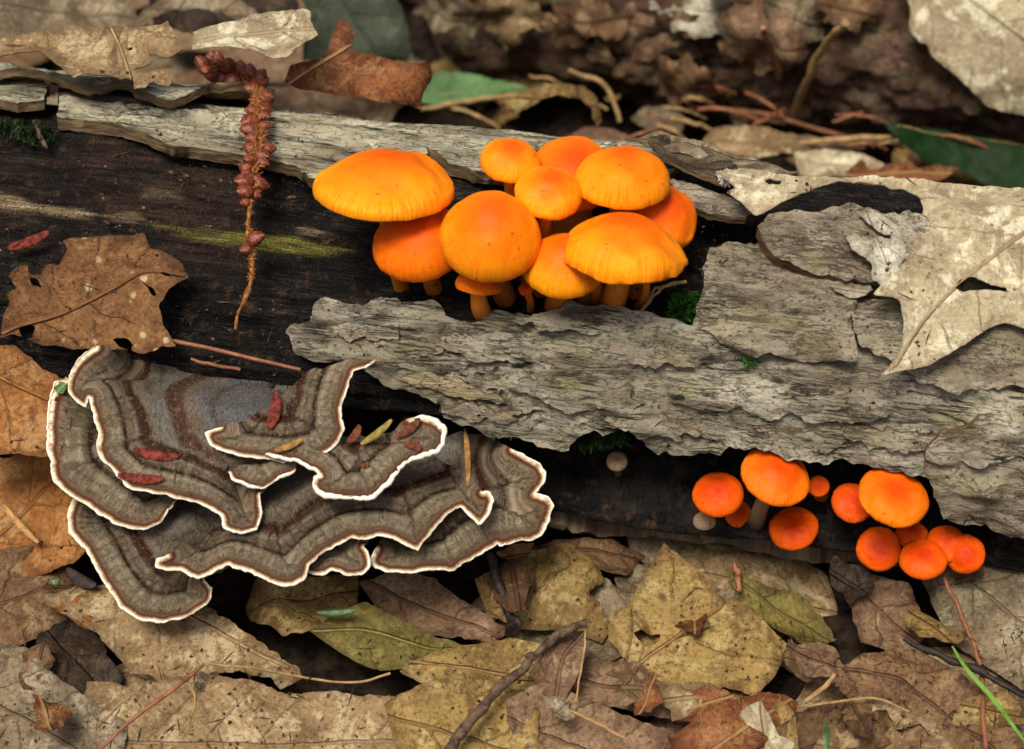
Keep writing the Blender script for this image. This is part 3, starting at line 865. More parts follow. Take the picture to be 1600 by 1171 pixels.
bark('bark_flake', [(1045, 278), (1090, 286), (1150, 310), (1182, 330), (1168, 342), (1110, 334), (1068, 312)], 0.16, 0.14, M['bark_plate'], 'slim grey bark flake beside the rear mushroom', 0.07, 43, 0.05, 4, 6)
bark('bark_flake', [(628, 590), (650, 582), (700, 590), (735, 606), (770, 618), (800, 634), (760, 630), (700, 618), (650, 606)], 0.10, 0.06, M['bark_pale'], 'pale yellowish flake on the big slab', 0.05, 45, 0.045, 4, 5, 0, 0.3, 0.6, 5)
def slab_flakes():
    C = Log(AX0, AXIS, 3.0)
    for k, (x, y, w, h, lift) in enumerate([(560, 508, 70, 20, .12), (770, 548, 95, 24, .12), (905, 618, 120, 26, .13), (1015, 552, 70, 22, .15), (1165, 628, 130, 24, .13), (1300, 640, 90, 20, .12), (1395, 690, 80, 18, .13), (885, 508, 80, 17, .14), (1250, 690, 80, 16, .13), (745, 646, 70, 15, .13), (1010, 668, 75, 16, .13), (640, 540, 60, 16, .13)]):
        r = random.Random(k + 5)
        pts = []
        for i in range(15):
            a = i / 15 * 6.283
            q = r.uniform(0.7, 1.15)
            pts.append((x + w * q * math.cos(a), y + h * q * math.sin(a) + 0.11 * w * q * math.cos(a)))
        bark('bark_flake', pts, lift, 0.09, M['bark'] if k % 3 else M['bark_plate'], None, 0.09, 60 + k, 0.06, 6, 5, -0.03, 0.2, 0.7, 2.4)
slab_flakes()
def lip():
    a = spline(np.array([(780, 792), (860, 800), (960, 818), (1080, 838), (1180, 850), (1260, 868), (1345, 884), (1440, 888), (1540, 880), (1700, 886)], float), 10)
    b = a + np.array([0, 1.0]) * (22 + 12 * np.sin(np.arange(len(a)) * 0.23))[:, None]
    C = Log(AX0, AXIS, 2.80)
    pts = np.vstack([a, b[::-1]])
    st = rough(C.st(pts), 0.06, 0.09, True, 5)
    hf = lambda P: 0.16 + 0.09 * n2(P, 0.6, 5, 4, 6) + 0.05 * n2(P, 3, 9, 3, 7)
    o = sheet('wood_lip', C, st, hf, 0.35, [M['lip']], log_root, spacing=0.07, in_px=False, seed=6)
    tag(o, 'long brown sliver of wood along the foot of the log')
lip()

# ---------------------------------------------------------------- bracket fungi
def bracket(label, margin, closure, plane, off, seed, und=0.10, dscale=1.0, droop=0.10, sink=0.7, rim=0.014, spacing=0.05, thick=0.11, ring=None):
    mg = rough(np.array(margin, float), 1.6, 4.0, False, seed)
    cl = rough(np.vstack([mg[-1:], np.array(closure, float), mg[:1]]), 4, 7, False, seed + 7)[1:-1]
    out = np.vstack([mg, cl])
    mg2, cl2 = plane.st(mg, off), plane.st(np.vstack([mg[-1:], np.array(closure, float), mg[:1]]), off)
    dense = rough(mg2, 0, 0.035, False)
    def soft(P, d):
        # a smooth distance to the margin: no creases where two stretches of margin are equally far
        q = 7.0
        dd = np.maximum(np.sqrt(((P[:, None] - dense[None]) ** 2).sum(2)), 0.02)
        k = math.sqrt(math.pi) * math.gamma((q - 1) / 2) / math.gamma(q / 2)
        e = ((dd ** -q).sum(1) * 0.035 / k) ** (-1 / (q - 1))
        w = sstep(0.08, 0.35, d)
        return d * (1 - w) + e * w
    def at(P):
        d, s, _ = seg_dist(P, mg2)
        dd = soft(P, d) * dscale
        q = np.stack([s * 0.55, s * 0, s * 0 + seed], -1)
        wid = 1 + 0.32 * vnoise(q, seed) + 0.12 * vnoise(q * 3.1, seed + 1)
        near = 0.8 * (1 - sstep(0.7, 1.3, dd))
        dd = np.where(dd > 0.05, 0.05 + (dd - 0.05) * (1 + (wid - 1) * near), dd) + 0.10 * n2(P, 0.7, 0.7, 2, seed + 8) * sstep(0.5, 1.2, dd)
        if ring:
            rc = plane.st(np.array([ring[:2]], float), off)[0]
            r = np.sqrt((((P - rc) * np.array([1, 1.15])) ** 2).sum(1)) + 0.10 * n2(P, 1.1, 1.1, 2, seed + 11)
            dd = np.where(dd > 0.95, np.minimum(dd, 1.5), dd)
            dd = np.where((r < ring[2] + 0.3) & (dd > 0.88), np.maximum(dd, 1.5 + (ring[2] + 0.3 - r)), dd)
        return {'d': dd, 's': s}
    def hf(P):
        d, s, _ = seg_dist(P, mg2)
        d = soft(P, d)
        dc = seg_dist(P, cl2)[0]
        h = off + und * vnoise(np.stack([s * 1.3, s * 0, s * 0 + seed], -1), seed) * np.exp(-d / 0.55)
        h = h - droop * np.exp(-d / 0.22) + 0.06 * n2(P, 0.5, 0.5, 2, seed + 2) * sstep(0, 1, d)
        D = at(P)['d']
        for c, w, k in ((0.445, 0.045, 0.06), (0.77, 0.07, 0.035), (1.82, 0.16, 0.06), (0.13, 0.04, 0.02)):
            h = h - k * np.exp(-((D - c) / w) ** 2)
        h = h + 0.012 * n2(P, 9, 9, 2, seed + 5) * sstep(0.05, 0.3, d)
        return h - sink * (1 - sstep(0, 0.75, dc)) * sstep(0.0, 0.5, d)
    cen = plane.xyz(mg2.mean(0)[None], off)[0]
    root = empty('bracket_fungus', cen, label, 'bracket fungus', 'overlapping brackets of the zoned fungus')
    sheet('cap', plane, out, hf, thick, [M['bracket'], M['pore'], M['pore']], root, spacing=spacing, attr_fun=at, taper=0.25, seed=seed)
    q = plane.st(mg, hf(mg2))
    q3 = plane.xyz(q, hf(q) - 0.018)
    s = np.arange(len(q3)) * 1.0
    rr = rim * (1.05 + 0.62 * vnoise(np.stack([s * 0.11, s * 0, s * 0], -1), seed) + 0.12 * vnoise(np.stack([s * 0.6, s * 0, s * 0], -1), seed + 3))
    rr = rr * np.minimum(1, 0.25 + np.minimum(np.arange(len(rr)), np.arange(len(rr))[::-1]) / 6)
    q3 = q3 + 0.008 * np.stack([vnoise(np.stack([s * 0.7, s * 0, s * 0 + k], -1), seed + k) for k in range(3)], -1)
    tube('white_margin', q3, rr, M['pore'], root, 8)
    return root, hf
bp = Plane(log_hit(400, 600) + np.array([0, -0.42, 0.22]), (0.0, -0.55, 0.83))
B = {}
B['left'] = bracket('top left bracket with brown zones, the largest, two red needles lying on it',
    [(150, 540), (122, 560), (107, 588), (107, 612), (120, 630), (134, 637), (139, 620), (145, 642), (155, 675), (152, 698), (160, 718), (185, 745), (206, 765), (250, 772), (310, 785), (345, 805), (352, 824), (376, 832), (401, 828), (408, 800), (406, 772)],
    [(440, 740), (480, 700), (515, 655), (498, 612), (470, 590), (440, 584), (400, 568), (360, 566), (300, 550), (250, 548), (230, 540), (190, 540)], bp, 0.22, 61, 0.06, 1.12, 0.10, 0.8, ring=(385, 628, 1.08))
B['fold'] = bracket('raised grey lobe carrying a red needle, below the tip of the bark slab',
    [(345, 668), (322, 676), (328, 694), (345, 703), (380, 712), (440, 722), (500, 712), (513, 704), (527, 690), (538, 666), (531, 642), (545, 602), (550, 579), (573, 572), (589, 562)],
    [(560, 561), (500, 572), (470, 592), (430, 625), (380, 655)], bp, 0.44, 62, 0.05, 1.1, 0.06, 0.16)
B['curl'] = bracket('middle bracket with thick white margin curled up at its right end, crumbs on it',
    [(414, 710), (440, 714), (470, 723), (494, 733), (502, 742), (491, 744), (489, 755), (497, 768), (512, 775), (548, 778), (584, 777), (606, 755), (622, 733), (640, 718), (662, 712), (682, 707), (692, 692), (694, 671), (681, 657), (656, 650), (636, 655)],
    [(618, 672), (590, 684), (550, 690), (510, 694), (470, 692), (430, 698)], bp, 0.60, 63, 0.06, 1.25, 0.08, 0.25, 0.028)
B['shelf'] = bracket('narrow white edged shelf squeezed between the big left bracket and the middle one',
    [(357, 737), (364, 749), (390, 760), (412, 762), (432, 750), (462, 734)], [(460, 715), (420, 712), (385, 726)], bp, 0.40, 64, 0.03, 1.6, 0.05, 0.2, 0.026)
B['outer'] = bracket('outermost left bracket with a green leaflet caught at its upper end',
    [(104, 590), (86, 598), (76, 638), (75, 700), (84, 748), (105, 771), (136, 790), (180, 819), (226, 828), (251, 815), (273, 784)], [(320, 760), (260, 690), (175, 640), (145, 615), (125, 600)], bp, -0.12, 65, 0.06)
B['lower'] = bracket('lowest left bracket, a long lobe reaching down onto the tan leaves',
    [(116, 778), (105, 802), (109, 832), (135, 860), (160, 905), (190, 950), (220, 968), (256, 972), (300, 960), (326, 940), (331, 920), (318, 903)], [(345, 895), (430, 820), (320, 740), (220, 750), (150, 770)], bp, -0.52, 66, 0.06)
B['wavy'] = bracket('wide wavy bracket in the middle of the cluster with deep scallops',
    [(262, 867), (244, 873), (242, 885), (258, 892), (283, 890), (306, 905), (326, 898), (355, 883), (398, 897), (435, 915), (460, 913), (474, 905), (484, 882), (512, 858), (550, 839), (566, 844), (592, 835), (620, 843), (653, 861), (662, 845), (675, 828), (700, 803), (720, 791), (735, 806), (748, 819), (764, 804), (771, 781), (765, 768), (754, 769)],
    [(720, 735), (660, 700), (560, 680), (470, 690), (395, 730), (335, 768), (305, 800), (290, 836), (280, 858)], bp, -0.02, 67, 0.10, 1.0, 0.07, ring=(300, 795, 0.55))
B['small'] = bracket('small lobe under the wide wavy bracket beside a notch',
    [(478, 892), (494, 900), (519, 889), (548, 899), (568, 897), (577, 885), (576, 868), (568, 854)], [(580, 830), (540, 825), (500, 850), (480, 880)], bp, -0.30, 68, 0.03, 1.1, 0.05, 0.3)
B['right'] = bracket('lower right bracket under the tan needle, ending below the hollow of the log',
    [(800, 702), (818, 711), (840, 724), (853, 739), (848, 756), (836, 768), (833, 773), (853, 777), (864, 789), (856, 813), (845, 833), (830, 844), (806, 846), (779, 853), (778, 848), (762, 859), (735, 873), (708, 892), (673, 889), (640, 895), (606, 893), (585, 887), (579, 877), (588, 856)],
    [(620, 800), (660, 740), (680, 690), (720, 672), (765, 682)], bp, -0.48, 69, 0.06)

# ---------------------------------------------------------------- orange mushrooms
def mushroom(label, c, w, h, roll, k, depth, base, mat, group, sr=0.13, smat='stem', dimple=0.0, scal=0.03, seed=1, base_pt=None, bend=0.5):
    r = np.random.RandomState(seed)
    if mat == 'cap_red':
        k *= 0.86
    P = at_depth(c[0], c[1], depth)
    v = (CAM - P) / np.linalg.norm(CAM - P)
    e1 = RT - v * (RT @ v); e1 /= np.linalg.norm(e1)
    eu = np.cross(v, e1)
    cr, sr_ = math.cos(R_(roll)), math.sin(R_(roll))
    e1, eu = cr * e1 + sr_ * eu, cr * eu - sr_ * e1          # roll > 0 turns it counter-clockwise in view
    a = w / 2 * depth * HALF / DIST / (W / 2)
    na, nt = 112, 34
    phi = np.linspace(0, R_(97), nt)
    t = phi / phi[-1]
    rad = np.sin(phi)
    z = k * (np.cos(phi) * 0.75 + 0.25 * np.cos(phi) ** 3) + dimple * np.exp(-(rad / 0.28) ** 2) * (t < 0.6)
    ang = np.linspace(0, 2 * math.pi, na + 1)
    def ext(al):
        y = (z * math.cos(al))[:, None] + (rad * math.sin(al))[:, None] * np.array([1.0, -1.0])
        return y.min(), y.max()
    lo, hi = 0.02, R_(88)
    for _ in range(40):
        m = (lo + hi) / 2
        y0, y1 = ext(m)
        if (y1 - y0) / 2 < h / w: lo = m
        else: hi = m
    al = (lo + hi) / 2
    y0, y1 = ext(al)
    n = math.cos(al) * eu + math.sin(al) * v
    e2 = np.cross(n, e1)
    O = P - eu * (y0 + y1) / 2 * a
    A, T = np.meshgrid(ang, t, indexing='ij')
    wob = sum(r.uniform(0.3, 1) * np.sin(A * q + r.uniform(0, 6)) for q in (2, 3, 5)) * 0.5
    fine = sum(np.sin(A * q + r.uniform(0, 6)) for q in (9, 14, 23)) * 0.33
    R2 = rad[None] * (1 + scal * wob * T ** 2 + scal * 0.45 * fine * T ** 6)
    Z2 = np.broadcast_to(z, R2.shape) + scal * 1.2 * wob * T ** 3 + (0.07 * np.sin(np.pi * T ** 0.8) + 0.02) * n2(np.stack([np.cos(A) * T * 2, np.sin(A) * T * 2], -1), 0.9, 0.9, 3, seed)
    # ang 0 is at the back
    V = (O + a * (R2 * np.sin(A))[..., None] * e1 - a * (R2 * np.cos(A))[..., None] * e2 * (1 if (e2 @ v) < 0 else -1) * -1 + a * Z2[..., None] * n).reshape(-1, 3)
    I = np.arange((na + 1) * nt).reshape(na + 1, nt)
    F = np.stack([I[:-1, :-1], I[:-1, 1:], I[1:, 1:], I[1:, :-1]], -1).reshape(-1, 4)
    Vn = np.cross(V[F[nt + 10][1]] - V[F[nt + 10][0]], V[F[nt + 10][2]] - V[F[nt + 10][1]])
    if Vn @ (V[F[nt + 10][0]] - O) < 0:
        F = F[:, ::-1]
    bp_ = np.array(base_pt) if base_pt is not None else at_depth(base[0], base[1], base[2])
    root = empty('mushroom', bp_, label, 'mushroom', group)
    mesh_obj('cap', V, F, M[mat], root, None, None, {'t': T.ravel(), 'ang': A.ravel()})
    # gills: thin radial plates as one pleated ring under the cap
    ng = 120
    ga = np.arange(ng) * 2 * math.pi / ng
    rows = []
    for j, (q, zz) in enumerate(((0.95, z[-1] + 0.03), (0.75, z[-1] + 0.05 * k + 0.02), (0.45, z[-1] + 0.10 * k), (0.14, z[-1] + 0.02))):
        pl = (np.arange(ng) % 2) * 0.10 * (q < 0.9)
        rows.append(O + a * (q * np.sin(ga))[:, None] * e1 + a * (q * np.cos(ga))[:, None] * e2 + a * (zz + pl - 0.05)[:, None] * n)
    GV = np.vstack(rows)
    GF = [[j * ng + i, j * ng + (i + 1) % ng, (j + 1) * ng + (i + 1) % ng, (j + 1) * ng + i] for j in range(3) for i in range(ng)]
    mesh_obj('gills', GV, GF, M['gill' if smat == 'stem' else smat], root, None, None, {'t': np.repeat([1, .8, .5, .3], ng)})
    top = O + n * a * (z[-1] + 0.12 * k)
    mid = top - n * np.linalg.norm(top - bp_) * bend
    q = np.linspace(0, 1, 14)[:, None]
    C = (1 - q) ** 2 * bp_ + 2 * q * (1 - q) * mid + q ** 2 * top
    tube('stem', C, sr * np.linspace(1.25, 0.85, 14), M[smat], root, 12)
    return root
D0 = depth_of(log_hit(800, 480, 2.8))
GU = 'upper cluster of orange mushrooms'
def um(label, c, w, h, roll, k, lift, base, mat='cap', sr=0.13, **kw):
    d = depth_of(log_hit(c[0], 470, 2.85))
    return mushroom(label, c, w, h, roll, k, d - lift, (base[0], max(min(base[1], 502), 488), depth_of(log_hit(base[0], 490, 2.2)) + 0.1), mat, GU, sr, seed=int(c[0]), **{'bend': 0.3, **kw})
um('broad flat orange cap farthest left in the upper cluster', (600, 289), 221, 112, -2, 0.50, 0.75, (640, 450), sr=0.10, dimple=0.03, scal=0.02)
um('orange cap tucked under the broad left cap', (655, 378), 148, 124, 14, 0.78, 0.55, (690, 470), 'cap_mid', 0.115)
um('orange cap peeping out behind the tall round cap', (770, 362), 122, 144, 0, 0.9, 0.45, (772, 470), 'cap_mid', 0.12)
um('tall round orange cap in the middle of the upper cluster', (766, 370), 160, 142, -3, 0.95, 1.05, (800, 490), 'cap', 0.14, scal=0.012)
um('small orange cap half hidden below the tall round cap', (749, 440), 74, 42, -6, 0.75, 0.62, (768, 500), 'cap_mid', 0.125)
um('small orange cap at the top left of the right hand group', (798, 252), 97, 68, -6, 0.68, 0.45, (840, 440), sr=0.10)
um('wide reddish cap at the very top and rear of the cluster', (897, 272), 140, 116, -8, 0.62, 0.0, (888, 450), 'cap_mid', 0.30)
um('small rounded cap in front of the rear reddish one', (857, 302), 107, 82, -10, 0.72, 0.85, (846, 450), sr=0.10)
um('large smooth orange cap upper right in the cluster', (973, 276), 152, 100, -4, 0.72, 0.55, (960, 450), sr=0.16)
um('orange cap at the right rear, partly behind the wavy edged one', (1030, 338), 126, 104, -30, 0.70, 0.15, (985, 470), 'cap_mid', 0.15)
um('wide cap with a wavy torn edge, front right of the cluster', (975, 388), 194, 106, -7, 0.62, 1.05, (952, 485), sr=0.16, scal=0.085)
um('plump orange cap at the front, left of the wavy edged one', (880, 415), 128, 104, -4, 0.82, 0.80, (868, 492), sr=0.17)
um('tiny thin stemmed mushroom with its cap hidden under the wavy edged cap', (1005, 425), 44, 26, 20, 0.7, 0.55, (985, 478), 'cap_mid', 0.055)
um('tiny red button with a bent stem between two front stems', (822, 452), 24, 22, 25, 0.8, 0.42, (795, 492), 'cap_red', 0.06, bend=0.9)
for i, (bx, tx, r_) in enumerate(((905, 912, 0.12), (925, 935, 0.09))):
    um('slender stem standing in the crowd behind the front caps, its small cap hidden', (tx, 425), 40, 28, 0, 0.7, 0.3, (bx, 480), 'cap_mid', r_)
GL = 'lower cluster of red orange mushrooms in the hollow'
def lm(label, c, w, h, roll, k, lift, mat='cap_red', sr=0.10, base=None, br=1.9, **kw):
    d = depth_of(log_hit(c[0], min(c[1], 840), 2.75))
    b = base or (c[0] + 4, min(c[1] + 12, 830))
    return mushroom(label, c, w, h, roll, k, d - lift, (b[0], b[1], depth_of(log_hit(b[0], b[1], 2.75)) + (2.75 - br)), mat, GL, sr, seed=int(c[0] + c[1]), **kw)
lm('round red orange cap at the left end of the lower cluster', (1122, 773), 80, 71, 0, 0.66, 0.10, dimple=-0.05, scal=0.03)
lm('small red cap tucked behind the round left one', (1152, 805), 46, 52, -40, 0.6, -0.35)
lm('bright orange oval cap standing highest in the lower cluster', (1212, 744), 112, 90, -28, 0.52, 0.45, 'cap_mid', 0.11, base=(1183, 822), br=2.3, smat='stem_tan', dimple=-0.04)
lm('little red bud half hidden behind the highest oval cap', (1279, 760), 34, 50, -10, 0.7, -0.1)
lm('orange cap with a nick in its rim, below the highest oval cap', (1240, 826), 78, 68, 15, 0.58, 0.35, 'cap_red', dimple=-0.04, scal=0.03)
lm('small orange cap left of the big tilted oval one', (1332, 786), 66, 62, -30, 0.6, 0.05, 'cap_red', dimple=-0.03)
lm('big tilted oval cap with a dark dimple beside the lumpy bark', (1396, 777), 112, 90, -28, 0.50, 0.55, 'cap_mid', 0.12, dimple=-0.07)
lm('round dark orange cap at the lower left of the right hand group', (1373, 858), 70, 73, 0, 0.6, 0.45, dimple=-0.03)
lm('small cap squeezed behind the two lowest caps', (1424, 836), 52, 42, 0, 0.6, 0.10)
lm('lowest orange cap of the lower cluster', (1442, 875), 75, 62, -6, 0.58, 0.62, 'cap_red', dimple=-0.04)
lm('red cap behind the lowest one', (1478, 850), 62, 58, -10, 0.6, 0.25)
lm('red cap farthest right in the lower cluster', (1508, 866), 62, 68, 0, 0.6, 0.28)
def tan(label, c, w, h, roll, lift, base, br):
    d = depth_of(log_hit(c[0], c[1], 2.75))
    mushroom(label, c, w, h, roll, 0.75, d - lift, (base[0], base[1], depth_of(log_hit(base[0], base[1], 2.75)) + (2.75 - br)), 'cap_tan', 'tiny tan mushrooms in the hollow', 0.05, 'stem_tan', -0.08, 0.02, int(c[0]))
tan('tiny tan mushroom below the round left red cap', (1101, 813), 38, 32, 0, -0.05, (1094, 836), 2.5)
tan('tiny tan mushroom alone in the dark hollow under the bark', (964, 721), 34, 32, 0, -0.6, (966, 740), 1.8)

# ---------------------------------------------------------------- leaves
def zplane(px, py, z, n=(0, 0, 1)):
    r = ray(np.array(float(px)), np.array(float(py)))
    t = (z - CAM[2]) / r[2]
    return Plane(CAM + t * r, n)
def dplane(px, py, dep, n):
    return Plane(at_depth(px, py, dep), n)
nleaf = [0]
def leaf(label, outline, carrier, mat, rib=None, holes=(), curl=0.0, wav=0.08, wf=0.6, fold=0.0, lift=0.05, spacing=0.11, jag=3, seg=6, thick=0.018, stalk=None, group=None, cat='leaf', name='leaf', ribr=0.022, hole_jag=2):
    nleaf[0] += 1
    sd_ = 100 + nleaf[0] * 3
    out = rough(np.array(outline, float), jag, seg, True, sd_)
    hs = [rough(np.array(h, float), hole_jag, 4, True, sd_ + 1) for h in holes]
    if rib is None:
        c = out.mean(0)
        U, S, Vt = np.linalg.svd(out - c)
        L = np.abs((out - c) @ Vt[0]).max()
        rib = [c - Vt[0] * L, c + Vt[0] * L]
        ribmesh = False
    else:
        ribmesh = True
    rp = spline(np.array(rib, float), 6) if len(rib) > 2 else np.linspace(rib[0], rib[1], 12)
    rs = carrier.st(rp, lift)
    os_ = carrier.st(out, lift)
    wmax = max(0.3, np.percentile(seg_dist(os_, rs)[0], 80))
    def hf(P):
        d = seg_dist(P, rs)[0]
        q = np.minimum(d / wmax, 1.4)
        e = seg_dist(P, np.vstack([os_, os_[:1]]))[0]
        ec = 0.20 * np.exp(-e / 0.28) * n2(P, 0.8, 0.8, 2, sd_ + 2) * (wav > 0.07)
        return lift + ec + curl * q ** 2 + fold * d + wav * n2(P, wf, wf, 3, sd_) + 0.45 * wav * n2(P, 2.0, 2.0, 3, sd_ + 1) - 0.03 * np.exp(-(d / 0.06) ** 2)
    def uvf(P):
        d, s, g = seg_dist(P, rs)
        return np.stack([s, d * g], -1)
    m = LM[mat]
    cen = carrier.xyz(os_.mean(0)[None], lift)[0]
    parts = ribmesh or stalk
    root = empty(name, cen, label, cat, group) if parts else None
    b = sheet('blade' if parts else name, carrier, out, hf, thick, [m], root, hs, spacing, lambda P: {'edge': seg_dist(P, np.vstack([os_, os_[:1]]))[0]}, uvf, 60, cen, seed=sd_)
    if not parts:
        tag(b, label, cat, group)
    if ribmesh:
        r3 = carrier.xyz(rs, hf(rs) + 0.006)
        tube('midrib', r3, ribr * 0.6 * np.linspace(1.2, 0.4, len(r3)), M['rib_' + mat] if 'rib_' + mat in M else M['stalk_tan'], root, 6)
    if stalk:
        sp = spline(np.array([(a, b_) for a, b_, *_ in stalk[0]], float), 6)
        s2 = carrier.st(sp, lift + stalk[1])
        tube('stalk', carrier.xyz(s2, lift + stalk[1]), stalk[2] * np.linspace(1.1, 0.9, len(s2)), M[stalk[3]], root, 7)
    return root or b
for k, c in (('maple', (0.17, 0.075, 0.025)), ('rust', (0.40, 0.24, 0.09)), ('orange', (0.3, 0.13, 0.035)), ('brown', (0.10, 0.05, 0.025)), ('rose', (0.20, 0.12, 0.07)), ('yellow', (0.25, 0.14, 0.05)), ('olive', (0.20, 0.16, 0.05)), ('dark', (0.04, 0.025, 0.015)), ('tan', (0.34, 0.23, 0.11))):
    M['rib_' + k] = plain(k + '_midrib', c, 0.6, 0.3, 0.3, 5)
C31 = Log(AX0, AXIS, 3.0)
# on the log
leaf('brown maple leaf with pale spots and insect holes on the bare wood at the left',
    [(110, 372), (160, 370), (205, 367), (224, 364), (232, 385), (262, 396), (284, 415), (293, 432), (262, 455), (248, 478), (256, 505), (270, 533), (276, 542), (255, 540), (243, 549), (225, 555), (190, 545), (150, 550), (110, 545), (60, 537), (18, 520), (0, 528), (6, 490), (14, 470), (10, 460), (28, 452), (15, 432), (28, 415), (42, 416), (46, 428), (62, 430), (74, 412), (92, 415), (100, 398), (105, 388), (96, 378)],
    Plane(log_hit(140, 470, 2.95), log_hit(140, 470, 2.95) - LOG.o - LOG.a * ((log_hit(140, 470, 2.95) - LOG.o) @ LOG.a) + np.array([-0.4, -0.3, 0.2])), 'maple',
    rib=[(2, 522), (30, 510), (100, 490), (180, 450), (230, 424), (288, 430)], holes=[[(46, 434), (58, 436), (65, 450), (50, 446)], [(28, 512), (42, 505), (56, 512), (50, 528), (34, 530)], [(216, 434), (222, 440), (240, 452), (246, 462), (238, 462), (226, 446)], [(176, 530), (196, 528), (208, 538), (205, 548), (186, 544)], [(242, 398), (248, 398), (246, 404)], [(248, 424), (262, 428), (268, 432), (256, 431)], [(205, 380), (208, 380), (207, 385)]],
    curl=0.12, wav=0.07, lift=0.12, spacing=0.075, jag=2.2, stalk=([(270, 533), (330, 545), (400, 562), (470, 578)], 0.02, 0.03, 'stalk_red'), ribr=0.03)
leaf('large pale oak leaf curling over the crest of the log at the right',
    [(1118, 268), (1160, 262), (1205, 268), (1260, 274), (1330, 278), (1420, 282), (1500, 288), (1640, 296), (1700, 420), (1700, 540), (1590, 510), (1570, 505), (1545, 512), (1520, 530), (1490, 548), (1455, 570), (1432, 575), (1400, 580), (1376, 586), (1392, 574), (1404, 556), (1410, 530), (1412, 500), (1406, 470), (1398, 464), (1364, 461), (1385, 435), (1410, 405), (1428, 380), (1440, 350), (1444, 325), (1436, 308), (1415, 296), (1380, 288), (1340, 284), (1310, 283), (1285, 290), (1250, 306), (1215, 322), (1180, 338), (1160, 318), (1135, 300), (1150, 295), (1140, 282)],
    Log(AX0, AXIS, 3.48), 'pale', rib=[(1640, 330), (1560, 390), (1490, 450), (1440, 505), (1400, 568)], holes=[[(1492, 450), (1500, 436), (1522, 432), (1550, 444), (1572, 450), (1575, 458), (1540, 454), (1505, 456)], [(1192, 283), (1206, 280), (1222, 284), (1218, 290), (1200, 290)], [(1232, 300), (1240, 299), (1248, 304), (1238, 303)]],
    curl=0.05, wav=0.09, lift=0.12, spacing=0.085, jag=1.8, ribr=0.02)
leaf('bleached skeleton scrap of leaf under the oak leaf',
    [(1335, 330), (1365, 328), (1395, 345), (1412, 372), (1415, 395), (1400, 440), (1385, 455), (1364, 440), (1360, 412), (1340, 398), (1322, 372), (1335, 365), (1370, 372), (1392, 370), (1360, 352)],
    Log(AX0, AXIS, 3.62), 'white', wav=0.03, lift=0.06, spacing=0.07, jag=3.5, seg=4)
leaf('second bleached scrap below the raised bark plate', [(1292, 440), (1320, 442), (1355, 444), (1366, 452), (1352, 462), (1328, 466), (1305, 455)], Log(AX0, AXIS, 3.34), 'white', wav=0.03, lift=0.06, spacing=0.07, jag=3, seg=4)
leaf('torn tan leaf with ragged holes on the crest at the left end',
    [(-30, 62), (20, 58), (60, 50), (110, 45), (170, 44), (215, 42), (250, 38), (262, 30), (270, 48), (288, 76), (270, 84), (250, 88), (234, 84), (238, 98), (222, 108), (208, 110), (226, 116), (250, 108), (270, 108), (272, 124), (262, 135), (240, 130), (228, 138), (208, 140), (206, 122), (190, 124), (165, 116), (140, 115), (115, 122), (90, 102), (62, 80), (30, 82), (-30, 92)],
    Plane(log_hit(140, 150, 3.55) + np.array([0, 0.35, 0.30]), (0, -0.30, 1)), 'tan', holes=[[(196, 78), (208, 74), (206, 80)], [(4, 71), (30, 70), (48, 73), (20, 76)]], rib=[(174, 44), (190, 80), (204, 122)], curl=0.05, wav=0.07, lift=0.1, spacing=0.08, jag=3, seg=5)
leaf('upper tan scrap with a notched tip propped against the crest', [(300, 50), (330, 42), (375, 30), (420, 20), (470, 15), (487, 18), (484, 35), (495, 55), (475, 68), (450, 86), (430, 92), (400, 84), (360, 74), (330, 74), (300, 76), (306, 62)],
    Plane(log_hit(400, 150, 3.4) + np.array([0, 0.9, 0.55]), (0, -0.5, 1)), 'pale', holes=[[(396, 72), (410, 76), (420, 80), (402, 78)], [(358, 57), (364, 56), (362, 60)]], wav=0.06, curl=0.1, lift=0.05, spacing=0.09, jag=2.5)
leaf('rusty brown leaf with a dark fold standing behind the crest', [(444, 128), (452, 100), (500, 92), (510, 80), (520, 55), (528, 26), (548, 40), (555, 50), (550, 74), (540, 76), (580, 86), (620, 96), (672, 98), (676, 122), (662, 145), (655, 170), (590, 158), (520, 148), (470, 140)],
    Plane(log_hit(560, 175, 3.0) + np.array([0, 0.75, 0.1]), (0.05, -0.8, 0.6)), 'rust', rib=[(452, 134), (500, 100), (545, 72)], wav=0.16, wf=0.8, lift=0.05, spacing=0.11, jag=2)
# behind the log: blurred
def zl(px, py, z=-0.3):
    r = ray(np.array(float(px)), np.array(float(py)))
    t = (z - CAM[2]) / r[2]
    return CAM + t * r
leaf('pale green fresh leaf lying behind the crest above the cluster', [(640, 150), (665, 125), (690, 113), (730, 117), (780, 128), (830, 138), (790, 146), (740, 160), (700, 170), (660, 162)], zplane(740, 145, 1.2, (0, -0.35, 1)), 'green', wav=0.08, lift=0)
leaf('dark grey green leaf standing upright behind the rusty leaf', [(440, -60), (480, 20), (470, 95), (520, 110), (600, 100), (645, 92), (640, 40), (620, -10), (600, -80), (480, -90)], dplane(560, 90, 35.5, (0.1, -0.75, 0.65)), 'greygreen', wav=0.25, lift=0, spacing=0.2)
leaf('big grey tan leaf out of focus at the top left corner', [(-80, -60), (60, -40), (150, -30), (215, 10), (220, 44), (150, 60), (60, 62), (-80, 70)], dplane(100, 50, 34, (0.1, -0.5, 0.8)), 'grey', wav=0.25, lift=0, spacing=0.2)
leaf('arched tan leaf over a dark gap behind the crest', [(208, 38), (225, 15), (250, 0), (300, -20), (360, -10), (400, 15), (420, 40), (400, 60), (380, 40), (350, 22), (310, 12), (270, 14), (240, 28), (215, 50)], dplane(310, 40, 33.4, (0, -0.5, 0.8)), 'grey', wav=0.15, lift=0, spacing=0.14)
